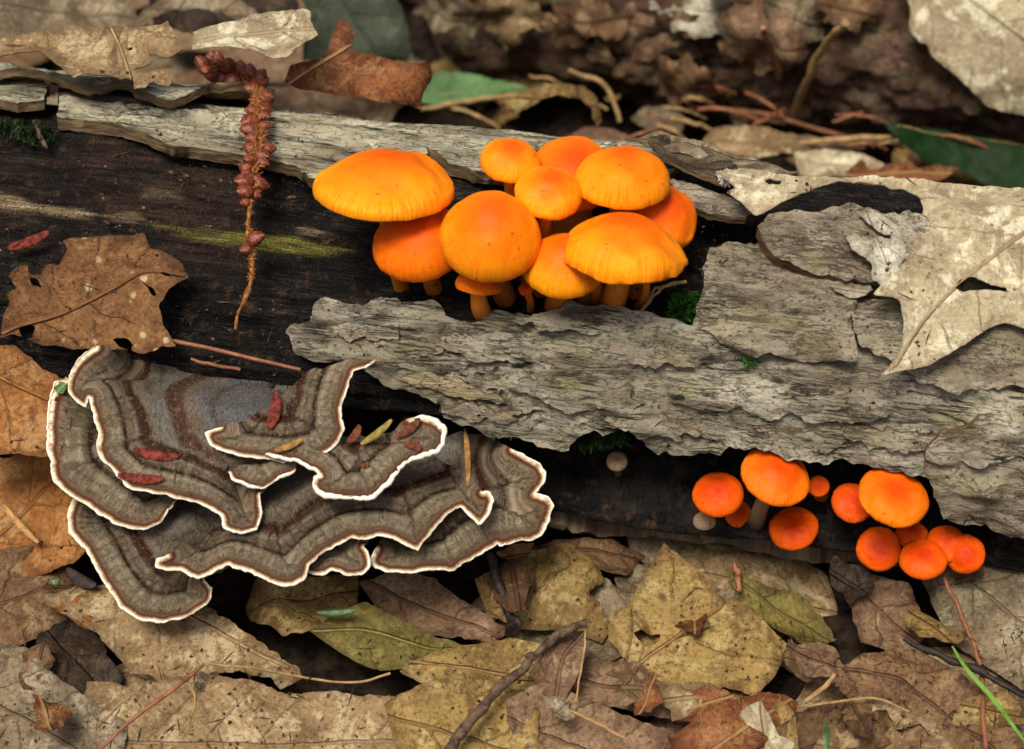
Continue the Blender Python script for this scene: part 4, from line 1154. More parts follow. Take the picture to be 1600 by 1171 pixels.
leaf('leaf coloured dark to stand for the shadow behind the arched one at the top', [(220, -80), (300, -60), (420, -40), (470, 10), (440, 60), (330, 60), (240, 40)], dplane(330, 40, 34.6, (0, -0.6, 0.8)), 'dark', wav=0.15, lift=0, spacing=0.2)  # dark colour paints the shade beneath the leaves on the crest
leaf('curled yellow edged leaf arching between the two logs', [(790, 160), (820, 142), (870, 128), (915, 132), (935, 150), (940, 190), (932, 205), (925, 170), (905, 152), (870, 150), (830, 165), (800, 182)], dplane(860, 165, 34.0, (0, -0.75, 0.65)), 'yellow', wav=0.15, lift=0)
leaf('tan leaf with an upturned edge behind the oak leaf', [(1090, 225), (1120, 200), (1180, 195), (1240, 210), (1300, 222), (1410, 215), (1380, 230), (1300, 236), (1220, 240), (1150, 252), (1100, 246)], zplane(1200, 225, 1.3, (0.05, -0.3, 1)), 'tan', wav=0.15, lift=0)
leaf('cream leaf lying flat behind the oak leaf', [(1240, 238), (1310, 232), (1370, 248), (1400, 270), (1330, 280), (1250, 275)], zplane(1320, 255, 1.3, (0, -0.25, 1)), 'pale', wav=0.08, lift=0)
leaf('torn rust red leaf against the back of the oak leaf', [(1310, 282), (1330, 262), (1345, 250), (1360, 262), (1400, 258), (1425, 250), (1435, 262), (1500, 262), (1480, 280), (1440, 292), (1360, 290)], zplane(1400, 275, 1.5, (0, -0.6, 1)), 'rust', wav=0.1, lift=0)
leaf('dark green glossy leaf behind the crest at the right edge', [(1380, 190), (1440, 198), (1520, 210), (1680, 240), (1680, 300), (1560, 292), (1500, 270), (1440, 248), (1400, 215)], zplane(1500, 245, 1.2, (0.1, -0.7, 1)), 'deepgreen', rib=[(1400, 200), (1500, 208), (1660, 238)], wav=0.1, lift=0)
leaf('grey brown leaf piece in the gap behind the crest', [(985, 185), (1010, 165), (1045, 165), (1070, 185), (1065, 210), (1020, 205)], zplane(1030, 190, 0.6, (0, -0.6, 1)), 'grey', wav=0.12, lift=0)
leaf('pinkish leaf low behind the top mushrooms', [(880, 215), (920, 195), (960, 198), (1010, 225), (960, 235), (900, 232)], zplane(940, 215, 1.0, (0, -0.4, 1)), 'rose', wav=0.1, lift=0)
leaf('bent tan leaf behind the dark bark curl', [(975, 215), (1040, 208), (1100, 225), (1180, 250), (1250, 270), (1150, 275), (1080, 245), (1020, 232)], Plane(log_hit(1090, 290, 3.2) + np.array([0, 1.2, 0.1]), (0, -0.2, 1)), 'grey', wav=0.1, lift=0)
# the decayed log behind
BO, BA, BR = np.array([3.3, 11.4, 1.8]), np.array([1.0, -0.30, 0.0]), 2.75
blog = empty('rotten_log', (3.3, 11.4, -0.6), 'crumbling dark brown log in the background, leaf scraps strewn over it', 'log')
def back_log():
    L = Log(BO, BA, BR)
    nu, nt = 260, 160
    u, th = np.linspace(-5.6, 16, nu), np.linspace(R_(-110), R_(215), nt)
    U, TH = np.meshgrid(u, th, indexing='ij')
    st = np.stack([U, TH * BR], -1)
    r = BR + 0.30 * n2(st, 0.35, 0.6, 4, 71) + 0.16 * n2(st, 1.2, 2.4, 4, 72, 0.6) + 0.08 * n2(st, 5, 7, 2, 73)
    deg = np.degrees(TH)
    r -= 0.5 * np.exp(-((deg + 2) / 9) ** 2) * (1 - sstep(2.0, 5.0, U))
    r *= 1 - 0.55 * (1 - sstep(-5.6, -3.6, U))
    V = (L.o + U[..., None] * L.a + (r * np.cos(TH))[..., None] * L.e1 + (r * np.sin(TH))[..., None] * L.e2).reshape(-1, 3)
    I = np.arange(nu * nt).reshape(nu, nt)
    F = np.stack([I[:-1, :-1], I[1:, :-1], I[1:, 1:], I[:-1, 1:]], -1).reshape(-1, 4)
    mesh_obj('rotten_wood', V, F, M['decay'], blog, None, None, None, st.reshape(-1, 2))
    # a broken end so that the log is closed
    k = I[0]
    c = len(k)
    E = np.vstack([V[k], V[k].mean(0)[None]])
    mesh_obj('broken_end', E, [[i, i + 1, c] for i in range(c - 1)], M['decay'], blog, None, None, None, E[:, :2])
back_log()
BL = Log(BO, BA, BR + 0.28)
def poly_px(cx, cy, rx, ry, n, sd_, rot=0.0):
    r = random.Random(sd_)
    o = []
    for i in range(n):
        a = 2 * math.pi * i / n
        k = r.uniform(0.62, 1.18)
        x, y = rx * k * math.cos(a), ry * k * math.sin(a)
        o.append((cx + x * math.cos(rot) - y * math.sin(rot), cy + x * math.sin(rot) + y * math.cos(rot)))
    return o
leaf('large pale leaf leaning on the back log in the top right corner', [(1400, -60), (1420, 20), (1425, 55), (1470, 95), (1510, 130), (1545, 165), (1600, 182), (1680, 200), (1700, -80)], Log(BO, BA, BR + 0.75), 'pale', wav=0.15, lift=0.0, spacing=0.2, jag=5)
scr = [((700, 20, 70, 34), 'grey', 'grey crumpled leaf at the left end of the back log'), ((800, 25, 80, 40), 'tan', 'tan crumpled leaf on the upper left of the back log'), ((905, 25, 78, 46), 'brown', 'brown wet leaf on the back log above the cluster'),
       ((1010, 45, 95, 52), 'rose', 'rosy crumpled leaf in the middle of the back log'), ((1110, 20, 80, 52), 'white', 'whitish crumpled leaf on the back log'), ((1190, 60, 84, 52), 'rose', 'rosy leaf below the whitish ones on the back log'),
       ((1240, 20, 72, 42), 'grey', 'greyish leaf on the back log, left of the straw'), ((1060, 125, 90, 40), 'brown', 'brown crumpled leaf low on the face of the back log'), ((1320, 15, 62, 32), 'brown', 'brown leaf at the top beside the large pale one')]
for i, ((cx, cy, rx, ry), mt, lb) in enumerate(scr):
    leaf(lb, poly_px(cx, cy, rx, ry, 17, 200 + i, 0.25), Log(BO, BA, BR + 0.22 + 0.06 * (i % 3)), mt, wav=0.40, wf=1.1, lift=0.05, spacing=0.13, jag=9, seg=5, group='crumpled leaves on the back log')

# ---------------------------------------------------------------- leaf litter in front
def gl(label, outline, z, mat, n=(0, 0, 1), **kw):
    P = np.array(outline, float)
    kw.setdefault('wav', 0.20)
    kw.setdefault('curl', 0.06)
    return leaf(label, outline, zplane(P[:, 0].mean(), P[:, 1].mean(), z, n), mat, lift=0.0, **kw)
wall = (-0.1, -0.75, 0.75)
leaf('orange leaf leaning on the log below the maple leaf at the left edge', [(-60, 520), (0, 524), (30, 545), (62, 570), (105, 600), (130, 640), (120, 700), (80, 715), (30, 708), (-60, 722)], Plane(log_hit(40, 640, 2.9) + np.array([0, -0.5, 0.3]), wall), 'orange', wav=0.10, lift=0, rib=[(-60, 560), (20, 600), (110, 640)], spacing=0.12)
leaf('pinkish orange leaf left of the outermost bracket', [(-60, 705), (10, 715), (60, 700), (100, 690), (130, 760), (150, 830), (120, 880), (60, 900), (0, 905), (-60, 900)], Plane(log_hit(40, 700, 2.9) + np.array([0, -0.75, -0.3]), (-0.1, -0.5, 0.85)), 'orange', wav=0.13, lift=0, spacing=0.12)
gl('brown crumpled leaf low at the left edge', [(-60, 880), (40, 850), (110, 870), (140, 930), (90, 990), (20, 1010), (-60, 1000)], 0.25, 'brown', (0.1, -0.3, 1), wav=0.22, wf=0.9)
gl('dark decayed leaf beside the tan veined leaf', [(60, 990), (110, 960), (160, 1000), (185, 1060), (150, 1100), (90, 1090), (50, 1050)], 0.12, 'dark', (0.1, -0.2, 1), wav=0.2, wf=1.0, jag=6)
gl('tan veined leaf under the lowest left bracket', [(50, 935), (120, 918), (200, 905), (300, 930), (345, 960), (400, 1000), (435, 1025), (470, 1045), (474, 1062), (440, 1078), (425, 1060), (380, 1050), (330, 1055), (290, 1075), (240, 1060), (190, 1040), (150, 990), (100, 960)], 0.42, 'tan', (0.05, -0.25, 1), rib=[(180, 905), (300, 968), (380, 1015), (450, 1050)], jag=5, wav=0.12)
gl('patchy grey tan leaf at the lower left', [(-60, 1010), (40, 1010), (90, 1060), (150, 1100), (200, 1130), (190, 1230), (-60, 1230)], 0.22, 'grey', (0, -0.15, 1), wav=0.16)
gl('orange scrap above the tan veined leaf', [(85, 950), (130, 930), (180, 965), (205, 1000), (185, 1010), (150, 990), (120, 975)], 0.62, 'orange', (0.0, -0.3, 1), jag=5)
gl('huge tan green leaf along the bottom edge', [(150, 1120), (230, 1070), (300, 1050), (380, 1060), (450, 1085), (520, 1082), (600, 1092), (640, 1085), (650, 1130), (640, 1240), (150, 1240)], 0.30, 'tan', (0, -0.2, 1), jag=4, wav=0.14)
gl('yellow orange leaf left of the twig at the bottom edge', [(600, 1100), (650, 1072), (700, 1058), (760, 1060), (800, 1075), (840, 1110), (850, 1240), (640, 1240)], 0.42, 'yellow', (0.1, -0.25, 1), jag=3, wav=0.14)
gl('rosy brown leaf right of the twig at the bottom edge', [(790, 1090), (850, 1070), (930, 1100), (990, 1120), (1040, 1140), (1060, 1240), (820, 1240)], 0.30, 'rose', (0, -0.2, 1), jag=4)
gl('olive green leaf beside the dark gap, tapering to the right', [(484, 986), (520, 960), (570, 940), (620, 965), (680, 995), (730, 1010), (680, 1030), (640, 1042), (600, 1050), (560, 1036), (520, 1012)], 0.35, 'olive', (0.1, -0.35, 1), rib=[(490, 985), (580, 985), (660, 1008), (725, 1010)], wav=0.08, jag=1.5)
gl('mottled yellow leaf under the middle of the twig', [(625, 1050), (660, 1025), (720, 1008), (800, 998), (860, 1010), (890, 1030), (880, 1080), (820, 1090), (740, 1066), (660, 1068)], 0.40, 'yellow', (0.0, -0.25, 1), rib=[(640, 1045), (720, 1050), (800, 1062), (870, 1070)], jag=2.5)
gl('pinkish leaf with pale blotches below the lower right bracket', [(560, 910), (620, 892), (680, 905), (740, 950), (800, 985), (770, 1005), (700, 995), (640, 985), (590, 950)], 0.12, 'rose', (0, -0.3, 1), jag=3)
gl('yellow tan leaf under the small lobe', [(400, 900), (470, 905), (560, 895), (556, 940), (540, 960), (500, 985), (440, 990), (380, 960)], 0.25, 'yellow', (0, -0.2, 1), jag=4)
gl('yellowish leaf peppered with black spots left of the hanging gap', [(742, 905), (790, 880), (830, 858), (890, 848), (938, 885), (942, 910), (920, 928), (946, 950), (952, 985), (940, 1005), (880, 985), (820, 985), (760, 960)], 0.28, 'yellow', (0, -0.4, 1), rib=[(770, 945), (826, 930), (835, 880)], jag=3)
gl('large tan leaf with a ragged hole, right of the dark gap', [(952, 955), (980, 950), (1010, 892), (1038, 850), (1080, 880), (1120, 925), (1165, 945), (1215, 990), (1235, 1010), (1215, 1050), (1180, 1090), (1130, 1072), (1090, 1090), (1040, 1070), (985, 1040), (950, 1000)], 0.38, 'yellow', (0, -0.35, 1), holes=[[(990, 990), (1002, 984), (1012, 992), (1030, 992), (1026, 1008), (1010, 1010), (996, 1000)]], rib=[(990, 1040), (1060, 990), (1130, 940)], jag=3, wav=0.12)
gl('small pink leaf end beside the tip of the twig', [(828, 1055), (850, 1015), (885, 985), (918, 985), (916, 1020), (900, 1062), (880, 1095), (850, 1085)], 0.62, 'rose', (0.1, -0.3, 1), rib=[(912, 990), (880, 1030), (868, 1090)], jag=2)
gl('brown folded leaf in the middle of the lower right', [(890, 1050), (920, 1030), (1000, 1035), (1060, 1085), (1110, 1110), (1060, 1130), (980, 1110), (900, 1090)], 0.25, 'rose', (0, -0.2, 1), wav=0.2)
gl('grey brown leaf below the round dark orange cap', [(1318, 905), (1360, 898), (1420, 912), (1450, 980), (1430, 1020), (1380, 1015), (1345, 1005), (1328, 950)], 0.22, 'rose', (0.1, -0.5, 1), jag=3)
gl('olive tan leaf under the holed tan one, below the lip of the log', [(1130, 880), (1180, 905), (1250, 930), (1290, 965), (1310, 1000), (1260, 1010), (1210, 985), (1160, 950)], 0.12, 'olive', (0.1, -0.4, 1), jag=4, wav=0.16)
gl('yellowish chewed leaf piece around a black hole', [(1230, 1012), (1262, 1004), (1305, 1010), (1318, 1040), (1300, 1066), (1280, 1058), (1262, 1066), (1240, 1055), (1226, 1036)], 0.48, 'tan', (0, -0.3, 1), jag=3)
gl('tan leaf spread at the right edge below the farthest right cap', [(1440, 905), (1500, 885), (1560, 872), (1680, 870), (1680, 1090), (1600, 1075), (1540, 1040), (1480, 1000)], 0.22, 'grey', (-0.1, -0.3, 1), jag=4)
gl('brown leaf with a dark central fold at the lower right', [(1290, 1060), (1350, 1020), (1430, 1010), (1500, 1050), (1560, 1100), (1600, 1160), (1560, 1240), (1440, 1200), (1370, 1130)], 0.34, 'brown', (0, -0.3, 1), rib=[(1320, 1050), (1420, 1080), (1560, 1180)], fold=-0.06, jag=3)
gl('ragged pale leaf full of black holes at the bottom edge', [(1270, 1170), (1290, 1140), (1330, 1105), (1390, 1095), (1440, 1120), (1500, 1160), (1530, 1240), (1280, 1240)], 0.40, 'tan', (0, -0.25, 1), holes=[[(1300, 1112), (1322, 1116), (1326, 1140), (1312, 1150), (1304, 1130)], [(1352, 1112), (1385, 1108), (1398, 1130), (1375, 1158), (1350, 1150), (1362, 1130)], [(1400, 1140), (1440, 1130), (1456, 1150), (1420, 1160)]], jag=4)
gl('reddish brown leaf right of the twig foot at the bottom', [(1050, 1150), (1120, 1100), (1200, 1082), (1250, 1095), (1240, 1130), (1180, 1170), (1150, 1240), (1040, 1240)], 0.42, 'rust', (0.1, -0.2, 1), jag=3)
gl('ochre bordered brown leaf behind the ragged pale one', [(1180, 1160), (1240, 1120), (1310, 1095), (1400, 1085), (1460, 1115), (1420, 1150), (1300, 1200), (1200, 1240)], 0.28, 'brown', (0, -0.2, 1), jag=3)
gl('dim grey leaf in the bottom right corner', [(1480, 1100), (1560, 1080), (1680, 1100), (1680, 1240), (1540, 1240)], 0.2, 'grey', (0, -0.2, 1))
gl('dark brown leaf in the shadow under the lip of the log', [(820, 860), (870, 840), (960, 842), (1010, 870), (980, 900), (930, 890), (880, 880)], 0.0, 'brown', (0, -0.3, 1))
gl('small orange scrap under the tip of the lower right bracket', [(775, 862), (800, 850), (835, 848), (828, 868), (810, 872), (806, 880), (785, 872)], 0.75, 'orange', (0, -0.3, 1), jag=3)
gl('brown leaf between the two dark gaps at the lower middle', [(1060, 1090), (1100, 1075), (1150, 1085), (1140, 1110), (1090, 1130), (1050, 1125)], 0.5, 'rust', (0, -0.2, 1), jag=3)

# a few loose leaves that fill the litter between the traced ones
def local_outline(kind, L, seed):
    r = random.Random(seed)
    o = []
    n = 40
    for i in range(n):
        t = i / n * 2 * math.pi
        x = math.cos(t)
        if kind == 'ovate':
            y = 0.42 * math.sin(t) * (1 - 0.35 * x) * (1 + 0.05 * math.sin(9 * t))
        elif kind == 'oak':
            y = math.sin(t) * (0.34 + 0.16 * math.cos(7 * x * 1.4 + 0.6))
        else:
            k = 0.55 + 0.30 * abs(math.cos(2.5 * t)) + 0.05 * r.uniform(-1, 1)
            x, y = k * math.cos(t), k * math.sin(t)
        o.append((x * L / 2, y * L / 2 * (1.4 if kind == 'maple' else 1.25)))
    return np.array(o)
protos = []
flat = Plane((0, 0, 0), (0, 0, 1))
fills = [('ovate', 'brown', 3.4), ('oak', 'tan', 4.6), ('maple', 'rose', 4.2), ('ovate', 'grey', 3.8), ('oak', 'brown', 4.4), ('maple', 'yellow', 3.8), ('ovate', 'tan', 3.2), ('oak', 'yellow', 4.0), ('maple', 'grey', 4.0), ('ovate', 'rose', 2.8)]
words = {'brown': 'plain brown', 'tan': 'faded tan', 'rose': 'rosy brown', 'grey': 'dull grey', 'yellow': 'mottled yellowish', 'dark': 'blackened wet', 'rust': 'rusty'}
shape = {'ovate': 'oval', 'oak': 'lobed', 'maple': 'broad star shaped'}
for i, (k, mt, L) in enumerate(fills):
    ol = rough(local_outline(k, L, i), 0.05, 0.12, True, 300 + i)
    rs = np.array([(-L / 2, 0.0), (0, 0.05), (L / 2, 0.0)])
    hf = lambda P, i=i, L=L: 0.16 * n2(P, 0.7, 0.7, 3, 310 + i) + 0.25 * (np.abs(P[:, 1]) / L * 2) ** 2 * (1 if i % 2 else -0.4)
    def uvf(P, rs=rs):
        d, s, g = seg_dist(P, rs)
        return np.stack([s, d * g], -1)
    o = sheet('leaf', flat, ol, hf, 0.02, [LM[mt]], None, spacing=0.22, uv_fun=uvf, attr_fun=lambda P, ol=ol: {'edge': seg_dist(P, np.vstack([ol, ol[:1]]))[0]}, in_px=False, origin=(0, 0, 0), seed=i)
    protos.append((o, k, mt))
used = set()
spots = []
for i in range(78):
    spots.append((rng.uniform(-12, 12), rng.uniform(-10.5, -3.0), 'front'))
for i in range(48):
    spots.append((rng.uniform(-13, 13), rng.uniform(4.2, 16), 'behind'))
for i, (x, y, w) in enumerate(spots):
    if w == 'front' and (-5.4 < x < 0.3 and -8.0 < y):
        continue                                              # the dark hollow among the leaves stays open
    if w == 'behind' and -8 < x < 0.5 and y < 7.6:
        continue                                              # dark gap under the leaves on the crest
    p, k, mt = protos[i % len(protos)]
    o = p if i % len(protos) not in used else p.copy()
    if i % len(protos) in used:
        col.objects.link(o)
    used.add(i % len(protos))
    s = rng.uniform(0.7, 1.05)
    o.scale = (s, s, s)
    o.location = (x, y, rng.uniform(-0.42, -0.12) if w == 'front' else rng.uniform(-0.2, 0.5))
    o.rotation_euler = (rng.uniform(-0.22, 0.22), rng.uniform(-0.22, 0.22), rng.uniform(0, 6.28))
    tag(o, f'{words[mt]} {shape[k]} dead leaf bedded in the litter ' + ('in front of the log' if w == 'front' else 'behind the log'), 'leaf', f'{words[mt]} {shape[k]} leaves bedded ' + ('in front' if w == 'front' else 'behind'))

# small broken bits of leaf, front and back
bits = []
for i, mt in enumerate(['tan', 'brown', 'rose', 'grey', 'rust', 'dark', 'pale', 'yellow']):
    r = random.Random(40 + i)
    ol = np.array([(math.cos(k / 11 * 6.283) * r.uniform(0.25, 0.6), math.sin(k / 11 * 6.283) * r.uniform(0.15, 0.42)) for k in range(11)])
    ol = rough(ol, 0.035, 0.06, True, 400 + i)
    hf = lambda P, i=i: 0.12 * n2(P, 1.8, 1.8, 3, 410 + i) + 0.25 * P[:, 0] ** 2
    o = sheet('leaf_fragment', flat, ol, hf, 0.018, [LM[mt]], None, spacing=0.13, attr_fun=lambda P, ol=ol: {'edge': seg_dist(P, np.vstack([ol, ol[:1]]))[0]}, in_px=False, origin=(0, 0, 0), seed=i)
    bits.append((o, mt))
seen = set()
where = [(rng.uniform(-8.5, 9.5), rng.uniform(-7.2, -3.2), 'in front') for _ in range(30)] + [(rng.uniform(-9, 12), rng.uniform(4.5, 8.8), 'behind') for _ in range(44)]
hue = {'tan': 'tan', 'brown': 'brown', 'rose': 'rosy', 'grey': 'greyish', 'rust': 'rusty', 'dark': 'blackish', 'pale': 'pale', 'yellow': 'yellowish'}
for i, (x, y, w) in enumerate(where):
    k = i % len(bits)
    if w == 'in front' and (-4.2 < x < -0.6 and y > -7.0):
        continue
    o = bits[k][0] if k not in seen else bits[k][0].copy()
    if k in seen:
        col.objects.link(o)
    seen.add(k)
    q = rng.uniform(0.5, 1.25)
    o.scale = (q, q, q)
    o.location = (x, y, rng.uniform(0.35, 0.75) if w == 'in front' else rng.uniform(0.2, 0.9))
    o.rotation_euler = (rng.uniform(-0.5, 0.6), rng.uniform(-0.5, 0.5), rng.uniform(0, 6.28))
    tag(o, f'{hue[bits[k][1]]} broken bit of leaf lying loose in the litter ' + ('in front of the log' if w == 'in front' else 'behind the log'), 'leaf fragment', f'{hue[bits[k][1]]} bits of leaf {w}')
Lb = Log(BO, BA, BR + 0.30)
for i in range(7):
    k = rng.randrange(len(bits))
    o = bits[k][0].copy(); col.objects.link(o)
    st = np.array([[rng.uniform(-4.5, 3.5), R_(rng.uniform(25, 62)) * Lb.r]])
    if i % 7 == 0:
        st[0, 1] = R_(rng.uniform(-8, 20)) * Lb.r
    p = Lb.xyz(st, 0.05)[0]; nn = p - Lb.xyz(st, -1.0)[0]
    o.location = p
    o.rotation_euler = (Vector(nn).to_track_quat('Z', 'Y') @ Vector((1, 0, 0)).rotation_difference(Vector((math.cos(i), math.sin(i), 0.3)))).to_euler()
    q = rng.uniform(0.7, 1.6)
    o.scale = (q, q, q)
    tag(o, f'{hue[bits[k][1]]} bit of leaf stuck on the face of the back log', 'leaf fragment', f'{hue[bits[k][1]]} bits of leaf on the back log')

# ---------------------------------------------------------------- twigs, stalks, needles, grass
def strand(name, label, cat, pts, r, mat, group=None, nseg=8, knots=0.0, seed=1, taper=(1, 1)):
    """pts: (px, py, world point maker)"""
    P = spline(np.array(pts, float), 8)
    n = len(P)
    knots = max(knots, 0.16)
    rr = r * (0.75 if name == 'leaf_stalk' else 1.0) * np.linspace(taper[0], taper[1], n)
    if knots:
        s = np.arange(n)
        rr = rr * (1 + knots * vnoise(np.stack([s * 0.5, s * 0, s * 0], -1), seed))
        P = P + r * 0.5 * np.stack([vnoise(np.stack([s * 0.35, s * 0, s * 0 + k], -1), seed + k) for k in range(3)], -1)
    return tube(name, P, rr, M[mat], None, nseg, label, cat, group)
def zp(px, py, z):
    r = ray(np.array(float(px)), np.array(float(py)))
    return CAM + (z - CAM[2]) / r[2] * r
tw = empty('twig', zp(800, 1075, 0.7), 'brown knobbly twig lying slantwise over the leaves at the bottom', 'twig')
pts = spline(np.array([zp(688, 1190, 0.75), zp(720, 1145, 0.8), zp(765, 1092, 0.85), (zp(810, 1050, 0.9)), zp(850, 1012, 0.95), zp(885, 985, 1.0), zp(916, 972, 1.0)]), 10)
s = np.arange(len(pts))
tube('shaft', pts + 0.02 * np.stack([vnoise(np.stack([s * 0.35, s * 0, s * 0 + k], -1), k) for k in range(3)], -1), 0.066 * np.linspace(1.1, 0.85, len(pts)) * (1 + 0.22 * vnoise(np.stack([s * 0.45, s * 0, s * 0], -1), 3)), M['twig'], tw, 10)
for i in (9, 17, 26, 36, 47):
    d = np.array([0.05 if i % 2 else -0.07, -0.03, 0.05])
    tube('bud', np.array([pts[i], pts[i] + d, pts[i] + d * 1.9]), [0.07, 0.06, 0.02], M['twig'], tw, 7)
strand('twig', 'dark bent twig hanging down below the lower right bracket', 'twig', [zp(766, 862, 1.2), zp(775, 900, 0.8), zp(790, 940, 0.62), zp(802, 975, 0.5), zp(800, 992, 0.5)], 0.075, 'twig_dark', None, 8, 0.3, 4, (0.9, 1.2))
strand('leaf_stalk', 'straw coloured stalk hanging from the tip of the twig', 'stalk', [zp(916, 985, 0.9), zp(912, 1020, 0.8), zp(905, 1060, 0.75), zp(900, 1098, 0.7)], 0.022, 'stalk_tan')
strand('leaf_stalk', 'thin tan stalk crossing the dark gap left of the olive leaf', 'stalk', [zp(330, 1038, 0.8), zp(400, 1045, 0.75), zp(480, 1060, 0.5), zp(560, 1066, 0.4), zp(610, 1052, 0.4)], 0.025, 'stalk_tan')
strand('leaf_stalk', 'long rosy stalk running down to the bottom edge at the left', 'stalk', [zp(320, 1040, 0.85), zp(260, 1085, 0.8), zp(200, 1130, 0.7), zp(140, 1185, 0.6)], 0.035, 'stalk_red')
strand('leaf_stalk', 'curved thin stalk on the huge tan green leaf', 'stalk', [zp(292, 1060, 0.8), zp(304, 1090, 0.72), zp(298, 1120, 0.66), zp(280, 1150, 0.62)], 0.02, 'stalk_tan')
strand('leaf_stalk', 'orange brown stalk standing out of the litter at the right edge', 'stalk', [zp(1478, 905, 0.9), zp(1500, 960, 0.75), zp(1525, 1020, 0.65), zp(1535, 1060, 0.6), zp(1540, 1171, 0.5)], 0.045, 'stalk_red')
strand('leaf_stalk', 'dark reddish stalk below the lip of the log', 'stalk', [zp(1150, 882, 0.6), zp(1152, 900, 0.5), zp(1153, 925, 0.4)], 0.06, 'stalk_red')
strand('twig', 'dark twig slanting across the leaves to the right edge', 'twig', [zp(1415, 996, 0.7), zp(1460, 1022, 0.7), zp(1520, 1045, 0.72), zp(1580, 1078, 0.7), zp(1640, 1110, 0.7)], 0.05, 'twig_dark', None, 8, 0.3, 9)
strand('twig', 'pale grey stick poking out of the chewed leaf piece', 'twig', [zp(1306, 1056, 0.75), zp(1282, 1078, 0.65), zp(1256, 1098, 0.55)], 0.035, 'stalk_tan')
strand('leaf_stalk', 'ochre stalk curving over the leaves at the lower right', 'stalk', [zp(1250, 1105, 0.7), zp(1300, 1098, 0.75), zp(1370, 1092, 0.75), zp(1420, 1112, 0.7)], 0.026, 'stalk_tan')
strand('leaf_stalk', 'straw stalk crossing the rosy leaf at the bottom', 'stalk', [zp(870, 1100, 0.6), zp(910, 1120, 0.62), zp(950, 1140, 0.65), zp(976, 1152, 0.65)], 0.03, 'stalk_tan', taper=(0.6, 1.4))
def blade_strip(name, label, P, w, mat, cat, up=(0, -0.6, 0.8)):
    P = spline(np.array(P, float), 8)
    n = len(P)
    T = np.gradient(P, axis=0); T /= np.linalg.norm(T, axis=1)[:, None]
    S = np.cross(T, np.array(up)); S /= np.linalg.norm(S, axis=1)[:, None]
    ww = (w * np.sin(np.linspace(0.25, math.pi * 0.98, n)) ** 0.6)[:, None]
    N = np.cross(S, T)
    V = np.vstack([P - S * ww, P - N * w * 0.35, P + S * ww, P + N * w * 0.25])
    F = [[a * n + i, a * n + i + 1, b * n + i + 1, b * n + i] for a, b in ((0, 1), (1, 2), (2, 3), (3, 0)) for i in range(n - 1)]
    F += [[0, n, 2 * n, 3 * n], [n - 1, 4 * n - 1, 3 * n - 1, 2 * n - 1]]
    return tag(mesh_obj(name, V, F, M[mat], None, None, 50), label, cat)
blade_strip('grass_blade', 'bright green grass blade slanting into the bottom right corner', [zp(1488, 1010, 0.85), zp(1510, 1045, 0.85), zp(1550, 1090, 0.85), zp(1580, 1130, 0.9), zp(1625, 1190, 0.9)], 0.03, 'grass', 'grass')
blade_strip('grass_blade', 'tiny green grass tip at the bottom edge', [zp(1292, 1180, 0.8), zp(1291, 1150, 0.95), zp(1290, 1128, 1.1)], 0.05, 'leaflet', 'grass')
def needle(label, a, b, w, mat, groove=True, name='needle', up=None, bulge=0.0, cat='needle', group=None):
    """a flat spindle lying between two points"""
    a, b = np.asarray(a, float), np.asarray(b, float)
    n = 18
    t = np.linspace(0, 1, n)
    up = np.array((0, -0.55, 0.83)) if up is None else np.array(up)
    T = (b - a) / np.linalg.norm(b - a)
    S = np.cross(T, up); S /= np.linalg.norm(S)
    N = np.cross(S, T)
    P = a + t[:, None] * (b - a) + N * (bulge * np.sin(t * math.pi))[:, None] + S * (w * 0.5 * np.sin(t * 3.0))[:, None]
    prof = np.clip(np.sin(np.pi * (0.04 + 0.93 * t)) ** 0.45, 0.12, 1) * w
    m = 12
    ang = np.arange(m) * 2 * math.pi / m
    V = []
    for i in range(n):
        dz = 0.26 * np.sin(ang) - (0.16 * np.exp(-((np.cos(ang)) / 0.25) ** 2) * (np.sin(ang) > 0) if groove else 0)
        V.append(P[i] + prof[i] * (np.cos(ang)[:, None] * S + dz[:, None] * N))
    V = np.vstack(V)
    F = [[i * m + k, i * m + (k + 1) % m, (i + 1) * m + (k + 1) % m, (i + 1) * m + k] for i in range(n - 1) for k in range(m)]
    F += [list(range(m))[::-1], [(n - 1) * m + k for k in range(m)]]
    return tag(mesh_obj(name, V, F, M[mat], None, None, 70), label, cat, group)
def onb(key, px, py, lift=0.05):
    hf = B[key][1]
    p = np.array([[px, py]], float)
    s0 = bp.st(p)
    for _ in range(3):
        s0 = bp.st(p, hf(s0) + lift)
    return bp.xyz(s0, hf(s0) + lift)[0]
needle('upper of the two red needles lying on the big left bracket', onb('left', 208, 703), onb('left', 279, 713), 0.075, 'needle_red')
needle('lower of the two red needles, beside the white margin of the big left bracket', onb('left', 184, 742, 0.07), onb('left', 256, 748), 0.07, 'needle_red')
needle('short red needle standing upright in view on the raised grey lobe', onb('fold', 421, 670), onb('fold', 430, 613), 0.085, 'needle_red')
needle('ochre needle lying where the raised lobe meets the middle bracket', onb('curl', 430, 704, 0.12), onb('curl', 472, 686, 0.16), 0.045, 'needle_tan', False)
needle('olive needle behind the middle bracket', onb('curl', 564, 694, 0.10), onb('curl', 612, 656, 0.20), 0.05, 'needle_olive', False)
needle('red brown bark chip left of the olive needle', onb('curl', 543, 692, 0.12), onb('curl', 562, 664, 0.18), 0.06, 'chip', False, 'bark_chip', cat='bark chip')
needle('long tan needle standing between the bark slab and the lower right bracket', onb('right', 731, 760, 0.05), onb('right', 726, 670, 0.25), 0.042, 'needle_tan', False)
needle('red brown splinter on the curled end of the middle bracket', onb('curl', 618, 684, 0.08), onb('curl', 656, 654, 0.10), 0.06, 'chip', False, 'bark_chip', cat='bark chip')
